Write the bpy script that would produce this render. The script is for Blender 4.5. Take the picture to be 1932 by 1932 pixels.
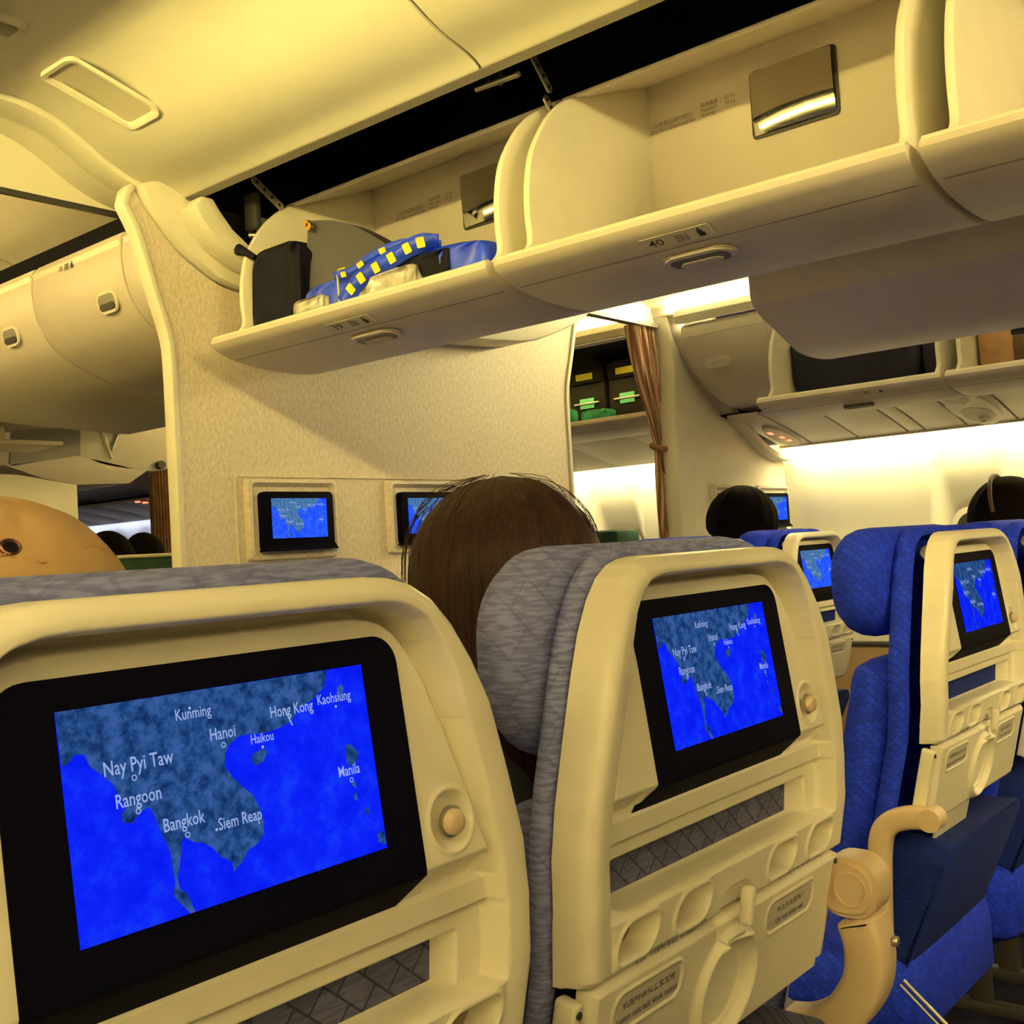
import bpy, bmesh, math, random
import numpy as np
from mathutils import Vector, Matrix
random.seed(7)
for o in list(bpy.data.objects): bpy.data.objects.remove(o)
SC = bpy.context.scene
COL = SC.collection
# ------------------------------------------------------------------ camera
# cabin axes: X to starboard, Y towards the nose, Z up; the camera is the origin and the floor lies 1.15 m below it
FLOOR = -1.15
F_PX = 2080.0
yaw, pit, roll = math.radians(50.019), math.radians(1.929), math.radians(-3.344)
fw = Vector((math.sin(yaw)*math.cos(pit), math.cos(yaw)*math.cos(pit), math.sin(pit)))
rt = Vector((math.cos(yaw), -math.sin(yaw), 0)); up = rt.cross(fw)
r2 = math.cos(roll)*rt + math.sin(roll)*up; u2 = -math.sin(roll)*rt + math.cos(roll)*up
cam = bpy.data.cameras.new('camera'); camo = bpy.data.objects.new('camera', cam); COL.objects.link(camo)
cam.sensor_width = 36; cam.sensor_fit = 'HORIZONTAL'; cam.lens = F_PX/1932*36; cam.clip_start = .02
camo.matrix_world = Matrix(((r2.x,u2.x,-fw.x,0),(r2.y,u2.y,-fw.y,0),(r2.z,u2.z,-fw.z,0),(0,0,0,1)))
SC.camera = camo
# ------------------------------------------------------------------ world, exposure, large lights
W = bpy.data.worlds.new('cabin_ambient'); SC.world = W; W.use_nodes = True
W.node_tree.nodes['Background'].inputs[0].default_value = (.62,.52,.62,1)
W.node_tree.nodes['Background'].inputs[1].default_value = .05
vs = SC.view_settings
vs.view_transform = 'Standard'; vs.look = 'None'; vs.gamma = 1; vs.use_curve_mapping = False; vs.exposure = 0.0
COVE_COL, COVE_E = (1.0,.78,.205), 145.0         # ceiling wash strips on top of the side bins
WALL_COL, WALL_E = (1.0,.84,.38), 88.0         # sidewall wash strips
FAR_COL, FAR_E = (.62,.70,1.0), 16.0           # cooler light in the forward cabin
# ------------------------------------------------------------------ node helpers
def newmat(name):
    m = bpy.data.materials.new(name); m.use_nodes = True
    return m, m.node_tree.nodes, m.node_tree.links, m.node_tree.nodes['Principled BSDF']
def ramp(N, pts):
    r = N.new('ShaderNodeValToRGB')
    e = r.color_ramp.elements
    while len(e) < len(pts): e.new(.5)
    for k,(p,c) in enumerate(pts):
        e[k].position = p; e[k].color = (*c,1) if len(c)==3 else c
    return r
def coords(N, L, scale=(1,1,1), rot=(0,0,0)):
    t = N.new('ShaderNodeTexCoord'); m = N.new('ShaderNodeMapping')
    m.inputs['Scale'].default_value = scale; m.inputs['Rotation'].default_value = rot
    L.new(t.outputs['Object'], m.inputs[0]); return m
def noise(N, L, vec, scale, detail=3, rough=.5):
    n = N.new('ShaderNodeTexNoise'); n.inputs['Scale'].default_value = scale
    n.inputs['Detail'].default_value = detail; n.inputs['Roughness'].default_value = rough
    L.new(vec.outputs[0], n.inputs['Vector']); return n
def bump(N, L, B, src, strength, dist=.002):
    b = N.new('ShaderNodeBump'); b.inputs['Strength'].default_value = strength; b.inputs['Distance'].default_value = dist
    L.new(src, b.inputs['Height']); L.new(b.outputs[0], B.inputs['Normal']); return b
def solid(name, col, rough=.5, metal=0, grain=.05, gscale=400, bmp=.0, spec=.5):
    m,N,L,B = newmat(name)
    B.inputs['Roughness'].default_value = rough; B.inputs['Metallic'].default_value = metal
    B.inputs['Specular IOR Level'].default_value = spec
    c = coords(N,L); n = noise(N,L,c,gscale*.02,4)
    lo = tuple(x*(1-grain) for x in col); hi = tuple(min(1,x*(1+grain)) for x in col)
    r = ramp(N, [(.3,lo),(.7,hi)]); L.new(n.outputs['Fac'], r.inputs[0]); L.new(r.outputs[0], B.inputs['Base Color'])
    if bmp:
        n2 = noise(N,L,c,gscale,2); bump(N,L,B,n2.outputs['Fac'],bmp,.001)
    return m
def emit(name, col, e):
    m = bpy.data.materials.new(name); m.use_nodes = True; N = m.node_tree.nodes
    N.remove(N['Principled BSDF']); s = N.new('ShaderNodeEmission')
    s.inputs[0].default_value = (*col,1); s.inputs[1].default_value = e
    m.node_tree.links.new(s.outputs[0], N['Material Output'].inputs[0]); return m
M = {}
M['cream'] = solid('cream_plastic', (.76,.72,.62), .38, grain=.03, bmp=.05, gscale=900)
M['seatplastic'] = solid('seat_plastic', (.79,.735,.61), .36, grain=.03, bmp=.06, gscale=1200)
M['binskin'] = solid('bin_skin', (.60,.54,.50), .42, grain=.03)
M['ceil'] = solid('ceiling_panel', (.78,.74,.64), .6, grain=.02)
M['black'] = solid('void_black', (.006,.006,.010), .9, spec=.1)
M['bezel'] = solid('bezel_black', (.0025,.0025,.0075), .6, spec=.02)
M['dark'] = solid('dark_metal', (.05,.048,.05), .5, .4)
M['metal'] = solid('grey_metal', (.5,.48,.44), .35, .8)
M['greytrim'] = solid('grey_trim', (.22,.20,.18), .45)
M['ink'] = solid('ink', (.02,.02,.03), .7)
M['greyink'] = solid('grey_ink', (.20,.19,.17), .7)
M['placard'] = solid('placard_grey', (.52,.48,.42), .5)
M['carpet'] = solid('navy_carpet', (.012,.012,.03), .95, grain=.4, gscale=900, bmp=.3, spec=.1)
M['armtan'] = solid('arm_plastic', (.66,.50,.34), .4, grain=.03)
M['hatcloth'] = solid('tan_cotton', (.44,.28,.135), .85, grain=.12, gscale=900, bmp=.15, spec=.2)
M['blackcloth'] = solid('black_nylon', (.008,.008,.018), .7, grain=.3, gscale=500, bmp=.15, spec=.12)
M['greyfelt'] = solid('grey_vinyl', (.045,.043,.065), .5, grain=.08)
M['ikeablue'] = solid('blue_woven_plastic', (.010,.05,.80), .35, grain=.25, gscale=600)
M['yellow'] = solid('yellow_print', (.80,.72,.04), .45)
M['gold'] = solid('gold_metal', (.75,.5,.12), .25, 1)
M['bronze'] = solid('bronze_metal', (.16,.08,.05), .3, .8)
M['plasticfilm'] = solid('clear_film', (.42,.40,.38), .15, grain=.5, gscale=1500)
M['skin'] = solid('skin', (.55,.35,.22), .5)
M['darkgreen'] = solid('dark_green_cloth', (.02,.07,.05), .9, grain=.3, gscale=700)
M['green'] = solid('green_cloth', (.03,.30,.16), .7, grain=.4, gscale=900)
M['slotshadow'] = solid('slot_shadow', (.16,.12,.07), .8)  # brown tone standing in for the shade inside the shell slots
M['latchdark'] = solid('latch_recess', (.05,.045,.06), .4)
M['olive'] = solid('olive_case', (.012,.011,.008), .7, spec=.15)
M['labelgreen'] = solid('green_label', (.10,.45,.25), .6)
M['wood'] = solid('brown_carton', (.22,.12,.05), .6, grain=.2, gscale=900)
M['coatdark'] = solid('dark_shirt', (.03,.03,.045), .8)
M['coatred'] = solid('brown_shirt', (.10,.05,.04), .8)
M['tanpanel'] = solid('tan_panel', (.30,.19,.10), .5, grain=.06)
M['pane'] = solid('window_pane', (.02,.02,.025), .12)
M['shade'] = solid('window_shade', (.62,.58,.5), .5)
M['portlamp'] = emit('port_lamp', (1.0,.78,.30), 25.0)
M['covedim'] = emit('cove_lamp_dimmed', (1.0,.72,.22), 80.0)
M['coverear'] = emit('cove_lamp_rear', (1.0,.77,.28), 400.0)
M['coveright'] = emit('cove_lamp_far', (1.0,.84,.36), 200.0)
M['cove'] = emit('cove_lamp', COVE_COL, COVE_E)
M['walllamp'] = emit('sidewall_lamp', WALL_COL, WALL_E)
M['farlamp'] = emit('forward_lamp', FAR_COL, FAR_E)
M['redled'] = emit('red_sign', (1,.10,.04), 6)
def fabric(name, lo, hi, dark, dscale, dash=.5):
    m,N,L,B = newmat(name); B.inputs['Roughness'].default_value = .9; B.inputs['Specular IOR Level'].default_value = .2
    t = N.new('ShaderNodeTexCoord'); sx = N.new('ShaderNodeSeparateXYZ'); L.new(t.outputs['Object'], sx.inputs[0])
    ad = N.new('ShaderNodeMath'); ad.operation='SUBTRACT'; L.new(sx.outputs[0], ad.inputs[0]); L.new(sx.outputs[1], ad.inputs[1])
    cb = N.new('ShaderNodeCombineXYZ'); L.new(ad.outputs[0], cb.inputs[0]); L.new(sx.outputs[2], cb.inputs[1])
    # woven diamonds: brick grid turned by 45 degrees
    mp = N.new('ShaderNodeMapping'); mp.inputs['Rotation'].default_value = (0,0,math.radians(42)); L.new(cb.outputs[0], mp.inputs[0])
    br = N.new('ShaderNodeTexBrick'); br.inputs['Scale'].default_value = dscale; br.offset = .5
    br.inputs['Color1'].default_value = (*lo,1); br.inputs['Color2'].default_value = (*hi,1); br.inputs['Mortar'].default_value = (*dark,1)
    br.inputs['Mortar Size'].default_value = .028; br.inputs['Mortar Smooth'].default_value = .4
    br.inputs['Brick Width'].default_value = .7; br.inputs['Row Height'].default_value = .5; br.inputs['Bias'].default_value = -.1
    L.new(mp.outputs[0], br.inputs['Vector'])
    # short horizontal woven dashes
    m2 = N.new('ShaderNodeMapping'); m2.inputs['Scale'].default_value = (45,330,1); L.new(cb.outputs[0], m2.inputs[0])
    nz = N.new('ShaderNodeTexNoise'); nz.inputs['Scale'].default_value = 1; nz.inputs['Detail'].default_value = 1; L.new(m2.outputs[0], nz.inputs['Vector'])
    rp = ramp(N, [(.42,(.55,.55,.58)),(.6,(1.18,1.18,1.18))]); L.new(nz.outputs['Fac'], rp.inputs[0])
    mx = N.new('ShaderNodeMix'); mx.data_type='RGBA'; mx.blend_type='MULTIPLY'; mx.inputs[0].default_value = dash
    L.new(br.outputs[0], mx.inputs[6]); L.new(rp.outputs[0], mx.inputs[7]); L.new(mx.outputs[2], B.inputs['Base Color'])
    bump(N,L,B,nz.outputs['Fac'],.35,.002)
    return m
M['fabgrey'] = fabric('grey_seat_fabric', (.165,.185,.42), (.20,.215,.48), (.145,.16,.37), 15, .7)
M['fabblue'] = fabric('blue_seat_fabric', (.008,.028,.60), (.013,.045,.80), (.004,.014,.33), 42, .35)
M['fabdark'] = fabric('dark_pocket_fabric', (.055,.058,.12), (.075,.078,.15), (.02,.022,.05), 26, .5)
M['fabdarkblue'] = fabric('blue_pocket_fabric', (.004,.014,.14), (.006,.02,.2), (.002,.006,.08), 42, .3)  # navy cloth, darkened further to stand for the shade low on the seats
def hairmat(name, lo, hi, spec=.18, rough=.45):
    m,N,L,B = newmat(name); B.inputs['Roughness'].default_value = rough; B.inputs['Specular IOR Level'].default_value = spec
    c = coords(N,L,(150,150,5)); n = noise(N,L,c,1.6,4,.65)
    r = ramp(N,[(.32,lo),(.62,hi)]); L.new(n.outputs['Fac'], r.inputs[0]); L.new(r.outputs[0], B.inputs['Base Color'])
    bump(N,L,B,n.outputs['Fac'],.6,.004); return m
M['hairbrown'] = hairmat('brown_hair', (.006,.0018,.002), (.029,.0078,.006))
M['hairblack'] = hairmat('black_hair', (.002,.0015,.002), (.006,.004,.0045), .03, .8)
M['hairband'] = solid('brown_hairband', (.05,.02,.015), .6)
# bulkhead wall covering: beige with an embossed fleck
m,N,L,B = newmat('bulkhead_covering'); B.inputs['Roughness'].default_value = .55
c = coords(N,L,(120,1,60),(0,.5,0)); n = noise(N,L,c,1,2,.5)
r = ramp(N,[(.35,(.63,.54,.455)),(.65,(.78,.69,.59))]); L.new(n.outputs['Fac'], r.inputs[0]); L.new(r.outputs[0], B.inputs['Base Color'])
bump(N,L,B,n.outputs['Fac'],.35,.003); M['covering'] = m
# striped curtain
m,N,L,B = newmat('striped_curtain'); B.inputs['Roughness'].default_value = .85; B.inputs['Specular IOR Level'].default_value = .2
u = N.new('ShaderNodeUVMap'); w = N.new('ShaderNodeTexWave'); w.inputs['Scale'].default_value = 7; w.inputs['Distortion'].default_value = 0
L.new(u.outputs[0], w.inputs['Vector']); r = ramp(N,[(.2,(.20,.10,.07)),(.55,(.36,.21,.14)),(.9,(.62,.45,.32))]); L.new(w.outputs['Fac'], r.inputs[0]); L.new(r.outputs[0], B.inputs['Base Color'])
M['curtain'] = m
# mirror
M['mirror'] = solid('bin_mirror', (.62,.60,.56), .06, 1, grain=.02)
# moving map: sea and relief land
def mapmat(name, cols, e, sc=160, lo=.35, hi=.68):
    m = emit(name, (1,1,1), e); N = m.node_tree.nodes; L = m.node_tree.links; E_ = [x for x in N if x.type=='EMISSION'][0]
    c = coords(N,L,(1,1,1.0)); n = noise(N,L,c,sc,6,.65)
    r = ramp(N,[(lo+(hi-lo)*k/(len(cols)-1),cc) for k,cc in enumerate(cols)]); L.new(n.outputs['Fac'], r.inputs[0]); L.new(r.outputs[0], E_.inputs[0]); return m
M['sea'] = mapmat('map_sea', [(.002,.010,.90),(.004,.018,1.0),(.008,.045,1.0)], .95, 45)
M['land'] = mapmat('map_land', [(.003,.014,.08),(.012,.050,.19),(.032,.105,.32),(.07,.10,.42)], .95, 120, .3, .72)
M['mapink'] = emit('map_lettering', (.42,.55,1.0), .75)
M['sea2'] = mapmat('map_sea_bright', [(.012,.060,.95),(.02,.10,1.0),(.04,.16,1.0)], 1.0, 45)
M['land2'] = mapmat('map_land_bright', [(.03,.08,.20),(.05,.16,.38),(.10,.26,.5),(.16,.2,.5)], .95, 190)
# ------------------------------------------------------------------ object helpers
def link(name, me, mat=None, parent=None):
    if mat is not None and not me.materials: me.materials.append(mat)
    o = bpy.data.objects.new(name, me); COL.objects.link(o)
    if parent is not None: o.parent = parent
    return o
def tag(o, label=None, cat=None, group=None, kind=None):
    if label: o['label'] = label
    if cat: o['category'] = cat
    if group: o['group'] = group
    if kind: o['kind'] = kind
    return o
def root(name, label, cat, loc=(0,0,0), group=None):
    o = bpy.data.objects.new(name, None); COL.objects.link(o); o.location = loc; o.empty_display_size = .05
    return tag(o, label, cat, group)
def mk(name, V, F, smooth=40):
    me = bpy.data.meshes.new(name); me.from_pydata([tuple(map(float,v)) for v in V], [], F); me.update()
    if smooth:
        me.polygons.foreach_set('use_smooth', [True]*len(me.polygons))
        if smooth < 180: me.set_sharp_from_angle(angle=math.radians(smooth))
    return me
def frombm(name, bm, smooth=40):
    bmesh.ops.recalc_face_normals(bm, faces=bm.faces[:])
    me = bpy.data.meshes.new(name); bm.to_mesh(me); bm.free()
    if smooth:
        me.polygons.foreach_set('use_smooth', [True]*len(me.polygons))
        if smooth < 180: me.set_sharp_from_angle(angle=math.radians(smooth))
    return me
def off(parent):
    v = Vector((0,0,0)); p = parent
    while p is not None: v += p.location; p = p.parent
    return v
def shift(me, parent):
    if parent is not None: me.transform(Matrix.Translation(-off(parent)))
    return me
def bm_box(bm, c, s, bev=0, seg=2, rot=None):
    r = bmesh.ops.create_cube(bm, size=1)['verts']
    bmesh.ops.scale(bm, vec=s, verts=r)
    if bev:
        es = list({e for v in r for e in v.link_edges})
        rr = bmesh.ops.bevel(bm, geom=es, offset=min(bev,.49*min(s)), segments=seg, affect='EDGES', profile=.5)
        r = list({v for f in rr['faces'] for v in f.verts} | {v for v in r if v.is_valid})
    if rot is not None: bmesh.ops.rotate(bm, cent=(0,0,0), matrix=rot, verts=r)
    bmesh.ops.translate(bm, vec=c, verts=r)
    return r
def box(name, c, s, mat, parent=None, bev=.004, rot=None, seg=2):
    bm = bmesh.new(); bm_box(bm, c, s, bev, seg, rot)
    return link(name, shift(frombm(name,bm),parent), mat, parent)
def extr(profile, y0, y1, axis='y', caps=True, closed=True):
    # extrude an (a,b) outline along Y (a=x,b=z) or X (a=y,b=z) or Z (a=x,b=y)
    n = len(profile); V=[]; F=[]
    for t in (y0,y1):
        for a,b in profile:
            V.append({'y':(a,t,b),'x':(t,a,b),'z':(a,b,t)}[axis])
    for i in range(n if closed else n-1):
        j=(i+1)%n; F.append((i,j,n+j,n+i))
    if caps and closed: F.append(tuple(range(n-1,-1,-1))); F.append(tuple(range(n,2*n)))
    return V,F
def prism(name, profile, y0, y1, mat, parent=None, axis='y', bev=0, smooth=40, closed=True):
    V,F = extr(profile,y0,y1,axis,closed=closed)
    bm = bmesh.new(); vs_=[bm.verts.new(v) for v in V]
    for f in F: bm.faces.new([vs_[i] for i in f])
    bmesh.ops.recalc_face_normals(bm, faces=bm.faces[:])
    if bev:
        cap = [e for e in bm.edges if any(len(f.verts)>4 for f in e.link_faces) or e.calc_face_angle(0)>math.radians(50)]
        bmesh.ops.bevel(bm, geom=cap, offset=bev, segments=2, affect='EDGES', profile=.5)
    return link(name, shift(frombm(name,bm,smooth),parent), mat, parent)
def spline(pts, n=8):
    # Catmull-Rom through 2-D or 3-D points
    P=[np.array(p,float) for p in pts]; P=[2*P[0]-P[1]]+P+[2*P[-1]-P[-2]]; out=[]
    for i in range(1,len(P)-2):
        for k in range(n):
            t=k/n; a,b,c,d=P[i-1:i+3]
            out.append(.5*((2*b)+(-a+c)*t+(2*a-5*b+4*c-d)*t*t+(-a+3*b-3*c+d)*t**3))
    out.append(P[-2]); return out
def rrect(x0,x1,z0,z1,r,n=5):
    out=[]
    for cx,cz,a in ((x1-r,z1-r,0),(x0+r,z1-r,90),(x0+r,z0+r,180),(x1-r,z0+r,270)):
        for k in range(n+1):
            t=math.radians(a+90*k/n); out.append((cx+r*math.cos(t),cz+r*math.sin(t)))
    return out
def tube(name, pts, rad, mat, parent=None, seg=10, local=False, rads=None):
    P=[Vector(p) for p in pts]; V=[];F=[]; n=len(P)
    prev=None
    for i,p in enumerate(P):
        t=(P[min(i+1,n-1)]-P[max(i-1,0)]).normalized()
        if prev is None: prev = t.orthogonal().normalized()
        a=(prev-t*prev.dot(t)).normalized(); prev=a; b=t.cross(a); rr=rads[i] if rads else rad
        for k in range(seg):
            an=2*math.pi*k/seg; V.append(p+a*math.cos(an)*rr+b*math.sin(an)*rr)
    for i in range(n-1):
        for k in range(seg):
            k2=(k+1)%seg; F.append((i*seg+k,i*seg+k2,(i+1)*seg+k2,(i+1)*seg+k))
    F.append(tuple(range(seg-1,-1,-1))); F.append(tuple(range((n-1)*seg,n*seg)))
    me=mk(name,V,F,60)
    return link(name, me if local else shift(me,parent), mat, parent)
def ribbon(name, path, widths, axis, mat, parent=None, bev=.004, local=False):
    # bar that follows a path in the plane across `axis` ('x': path (y,z)); rectangular section
    P=[np.array(p,float) for p in path]; t0,t1,h=widths  # extent on axis, half thickness
    A=[];B_=[]
    hs = h if hasattr(h,'__len__') else [h]*len(P)
    for i,p in enumerate(P):
        d=P[min(i+1,len(P)-1)]-P[max(i-1,0)]; d/=np.linalg.norm(d); nrm=np.array((-d[1],d[0]))
        A.append(tuple(p+nrm*hs[i])); B_.append(tuple(p-nrm*hs[i]))
    prof=A+B_[::-1]
    V,F=extr(prof,t0,t1,axis,caps=False)
    n=len(P); N2=2*n
    for base,flip in ((0,True),(N2,False)):
        for i in range(n-1):
            q=(base+i,base+i+1,base+N2-2-i,base+N2-1-i); F.append(q if flip else q[::-1])
    bm=bmesh.new(); vv=[bm.verts.new(v) for v in V]
    for f in F: bm.faces.new([vv[i] for i in f])
    bmesh.ops.recalc_face_normals(bm, faces=bm.faces[:])
    if bev:
        es=[e for e in bm.edges if e.is_manifold and e.calc_face_angle(0)>math.radians(55)]
        bmesh.ops.bevel(bm, geom=es, offset=bev, segments=2, affect='EDGES', profile=.5)
    me=frombm(name,bm,50)
    return link(name, me if local else shift(me,parent), mat, parent)
def grid(name, P, smooth=180):
    # P: array rows x cols x 3
    R,C,_=P.shape; V=P.reshape(-1,3)
    i=np.arange(R*C).reshape(R,C)
    F=np.stack([i[:-1,:-1],i[:-1,1:],i[1:,1:],i[1:,:-1]],-1).reshape(-1,4)
    me=bpy.data.meshes.new(name); me.vertices.add(len(V)); me.vertices.foreach_set('co',V.astype(np.float32).ravel())
    me.loops.add(F.size); me.loops.foreach_set('vertex_index',F.astype(np.int32).ravel())
    me.polygons.add(len(F)); me.polygons.foreach_set('loop_start',np.arange(0,F.size,4,dtype=np.int32))
    me.update(calc_edges=True); me.validate()
    me.polygons.foreach_set('use_smooth',[True]*len(me.polygons))
    if smooth<180: me.set_sharp_from_angle(angle=math.radians(smooth))
    return me
def text_mesh(s, size, align='LEFT', bold=False, squash=1.0):
    cu=bpy.data.curves.new('lettering','FONT'); cu.body=s; cu.size=size; cu.align_x=align; cu.resolution_u=2
    if bold: cu.offset=size*.008
    o=bpy.data.objects.new('lettering',cu); COL.objects.link(o)
    dg=bpy.context.evaluated_depsgraph_get(); me=bpy.data.meshes.new_from_object(o.evaluated_get(dg))
    bpy.data.objects.remove(o); bpy.data.curves.remove(cu)
    if squash!=1: me.transform(Matrix.Diagonal((squash,1,1,1)))
    me.materials.clear()
    return me
def join(name, metas):
    bm=bmesh.new()
    for me,mx in metas:
        t=me.copy(); t.transform(mx); bm.from_mesh(t); bpy.data.meshes.remove(t)
    me=bpy.data.meshes.new(name); bm.to_mesh(me); bm.free(); return me
def ss(a,b,x):
    t=np.clip((x-a)/(b-a),0,1); return t*t*(3-2*t)
def poly_sdf(px,pz,poly):
    # signed distance to a closed polygon, negative inside
    d=np.full(px.shape,1e9); s=np.ones(px.shape,bool); n=len(poly); s[:]=False
    for i in range(n):
        x1,z1=poly[i]; x2,z2=poly[(i+1)%n]; ex,ez=x2-x1,z2-z1; wx,wz=px-x1,pz-z1
        t=np.clip((wx*ex+wz*ez)/(ex*ex+ez*ez+1e-15),0,1); dx=wx-ex*t; dz=wz-ez*t
        d=np.minimum(d,dx*dx+dz*dz)
        c=((z1>pz)!=(z2>pz))&(px<(x2-x1)*(pz-z1)/((z2-z1) if z2!=z1 else 1e-12)+x1); s^=c
    d=np.sqrt(d); return np.where(s,-d,d)
def rr_sdf(px,pz,cx,cz,hx,hz,r,shear=0):
    x=np.abs(px-cx-shear*(pz-cz))-hx+r; z=np.abs(pz-cz)-hz+r
    return np.minimum(np.maximum(x,z),0)+np.hypot(np.maximum(x,0),np.maximum(z,0))-r
# ================================================================== THE SETTING
def struct(o, label=None, cat=None): 
    o['kind']='structure'
    if label: o['label']=label
    return o
XC = 2.52                      # cabin centre line
def mir(p): return [(2*XC-a,b) for a,b in p]
struct(box('floor',(2.2,3.5,FLOOR-.02),(7.4,15,.04),M['carpet'],bev=0), 'dark navy carpeted cabin floor')
# ---- arched ceiling over the port aisle, two panels with a joint
arch_r = [(1.702,.985),(1.66,1.005),(1.578,1.026),(1.506,1.058),(1.436,1.10),(1.368,1.134),(1.302,1.150),(1.24,1.155)]
arch = arch_r + [(1.10,1.152),(.95,1.135),(.80,1.10),(.68,1.05),(.62,1.01)]
archs = [tuple(p) for p in spline(arch,6)]
def ceil_panel(name, prof, y0, y1, parent=None, lift=0, mat='ceil'):
    th=.012
    outer=[(a,b+lift) for a,b in prof]; top=[(a,b+lift+th+ (0.03 if 0 else 0)) for a,b in prof[::-1]]
    return prism(name, outer+top, y0, y1, M[mat], parent, bev=.003, smooth=30)
ceil = struct(ceil_panel('ceiling', archs, -1.6, 1.436), 'arched cream ceiling panels above the near aisle')
ceil_panel('ceiling_panel', archs, 1.444, 2.548, ceil)
ceil_panel('ceiling_panel', archs, 2.76, 3.42, ceil)
ceil_panel('ceiling_panel', archs, 3.43, 6.2, ceil)
# arch frame at the bulkhead
fr = [(a,b-.014) for a,b in archs]; fr2=[(1.27+(a-1.27)*.985,b-.022) for a,b in archs]
prism('arch_band', fr+[(a,b+.03) for a,b in archs[::-1]], 2.552, 2.64, M['ceil'], ceil, bev=.004)
prism('arch_band', [(a,b-.006) for a,b in archs]+[(a,b+.03) for a,b in archs[::-1]], 2.645, 2.752, M['ceil'], ceil, bev=.002)
# header panel closing the arch, flat lower edge
prism('header_panel', [(1.72,1.0)]+[p for p in archs if p[1]>1.0]+[(.82,1.0)], 2.75, 2.765, M['ceil'], ceil)
prism('header_shadow_line', [(.82,.985),(1.70,.985),(1.70,1.0),(.82,1.0)], 2.752, 2.763, M['dark'], ceil)  # dark strip standing for the shadow line below the header
# metal seam strip where the ceiling meets the bins
prism('seam_strip', [(1.702,.985),(1.722,.978),(1.722,1.0),(1.71,1.01)], -1.6, 2.5, M['greytrim'], ceil)
prism('seam_strip', [(1.66,.945),(1.70,.94),(1.70,.99),(1.66,.985)], 2.64, 6, M['black'], ceil)
# air grille in the ceiling: rounded frame lying on the arch
def arch_z(x):
    a=sorted(archs); return float(np.interp(x,[p[0] for p in a],[p[1] for p in a]))
gr=[]
for a,b in rrect(-.155,.155,-.075,.075,.028,5): gr.append((1.362+a*.70, 2.317+b*.95 - a*.09))
bm=bmesh.new()
def ringmesh(outer,inner,zo,zi,name):
    n=len(outer); V=[]; F=[]
    for pts,dz in ((outer,0),(outer,zo),(inner,zi),(inner,.0)):
        for x,y in pts: V.append((x,y,arch_z(x)-dz))
    for k in range(3):
        for i in range(n):
            j=(i+1)%n; F.append((k*n+i,k*n+j,(k+1)*n+j,(k+1)*n+i))
    return mk(name,V,F,60)
def scl(p,s,c=(1.362,2.317)): return [(c[0]+(x-c[0])*(1-s/.109),c[1]+(y-c[1])*(1-s/.071)) for x,y in p]
gtop=root('ceiling_grille','rounded loudspeaker grille set in the curved ceiling','grille',(1.362,2.317,arch_z(1.362)))
link('grille_frame', shift(ringmesh(gr, scl(gr,.012), .010,.009,'grille_frame'),gtop), M['ceil'], gtop)
inn=scl(gr,.012); GX=np.linspace(-.14,.14,41); GY=np.linspace(-.063,.063,21)
pp=np.zeros((21,41,3))
for j,yy in enumerate(GY):
    w_=.100 if abs(yy)<.042 else .100-.016*((abs(yy)-.042)/.021)**2
    for i,xx in enumerate(GX):
        x=1.362+xx/.14*w_; pp[j,i]=(x,2.317+yy*.96-(x-1.362)*.13,arch_z(x)-.004)
mm,N,L,B=newmat('grille_mesh'); B.inputs['Roughness'].default_value=.6
c=coords(N,L,(260,260,1)); v=N.new('ShaderNodeTexVoronoi'); v.inputs['Randomness'].default_value=0; v.inputs['Scale'].default_value=1; L.new(c.outputs[0],v.inputs['Vector'])
r=ramp(N,[(.2,(.30,.27,.22)),(.45,(.62,.57,.46))]); L.new(v.outputs['Distance'],r.inputs[0]); L.new(r.outputs[0],B.inputs['Base Color']); M['grille']=mm
link('grille_mesh', shift(grid('grille_mesh',pp),gtop), M['grille'], gtop)
# call-light fixture further back on the ceiling
x0,y0_=1.065,2.20
fx=root('ceiling_light','small recessed lamp at the top of the arched ceiling','lamp',(x0,y0_,1.15))
prism('lamp_frame',rrect(x0-.05,x0+.05,y0_-.035,y0_+.035,.012),1.135,1.153,M['cream'],fx,axis='z',bev=.003)
prism('lamp_lens',rrect(x0-.038,x0+.038,y0_-.024,y0_+.024,.008),1.130,1.136,M['greytrim'],fx,axis='z',bev=.002)
# ---- starboard aisle ceiling (mirror)
am=[(a+2.48,b) for a,b in archs]
am=[(a+2.48,b) for a,b in [tuple(q) for q in spline(arch_r+[(2*1.27-a,b) for a,b in arch_r[::-1][1:]],6)]]
struct(ceil_panel('ceiling',am,-1.6,10.6),'cream arched ceiling above the far aisle')
# ---- dark bin cavities
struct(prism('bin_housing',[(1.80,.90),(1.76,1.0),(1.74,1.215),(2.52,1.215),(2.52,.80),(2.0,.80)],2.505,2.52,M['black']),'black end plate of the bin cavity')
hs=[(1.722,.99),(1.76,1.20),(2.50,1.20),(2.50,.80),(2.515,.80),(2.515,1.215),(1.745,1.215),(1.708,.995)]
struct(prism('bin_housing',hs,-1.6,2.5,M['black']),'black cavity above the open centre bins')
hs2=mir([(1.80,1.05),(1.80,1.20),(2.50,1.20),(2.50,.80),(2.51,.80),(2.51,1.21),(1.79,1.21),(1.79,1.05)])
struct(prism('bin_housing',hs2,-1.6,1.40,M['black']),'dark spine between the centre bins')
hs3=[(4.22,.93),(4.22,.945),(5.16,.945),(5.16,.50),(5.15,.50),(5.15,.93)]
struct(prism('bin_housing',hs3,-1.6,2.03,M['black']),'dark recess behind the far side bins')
struct(prism('bin_housing',hs3,2.6,6.2,M['black']),'dark recess behind the forward side bins')
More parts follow.
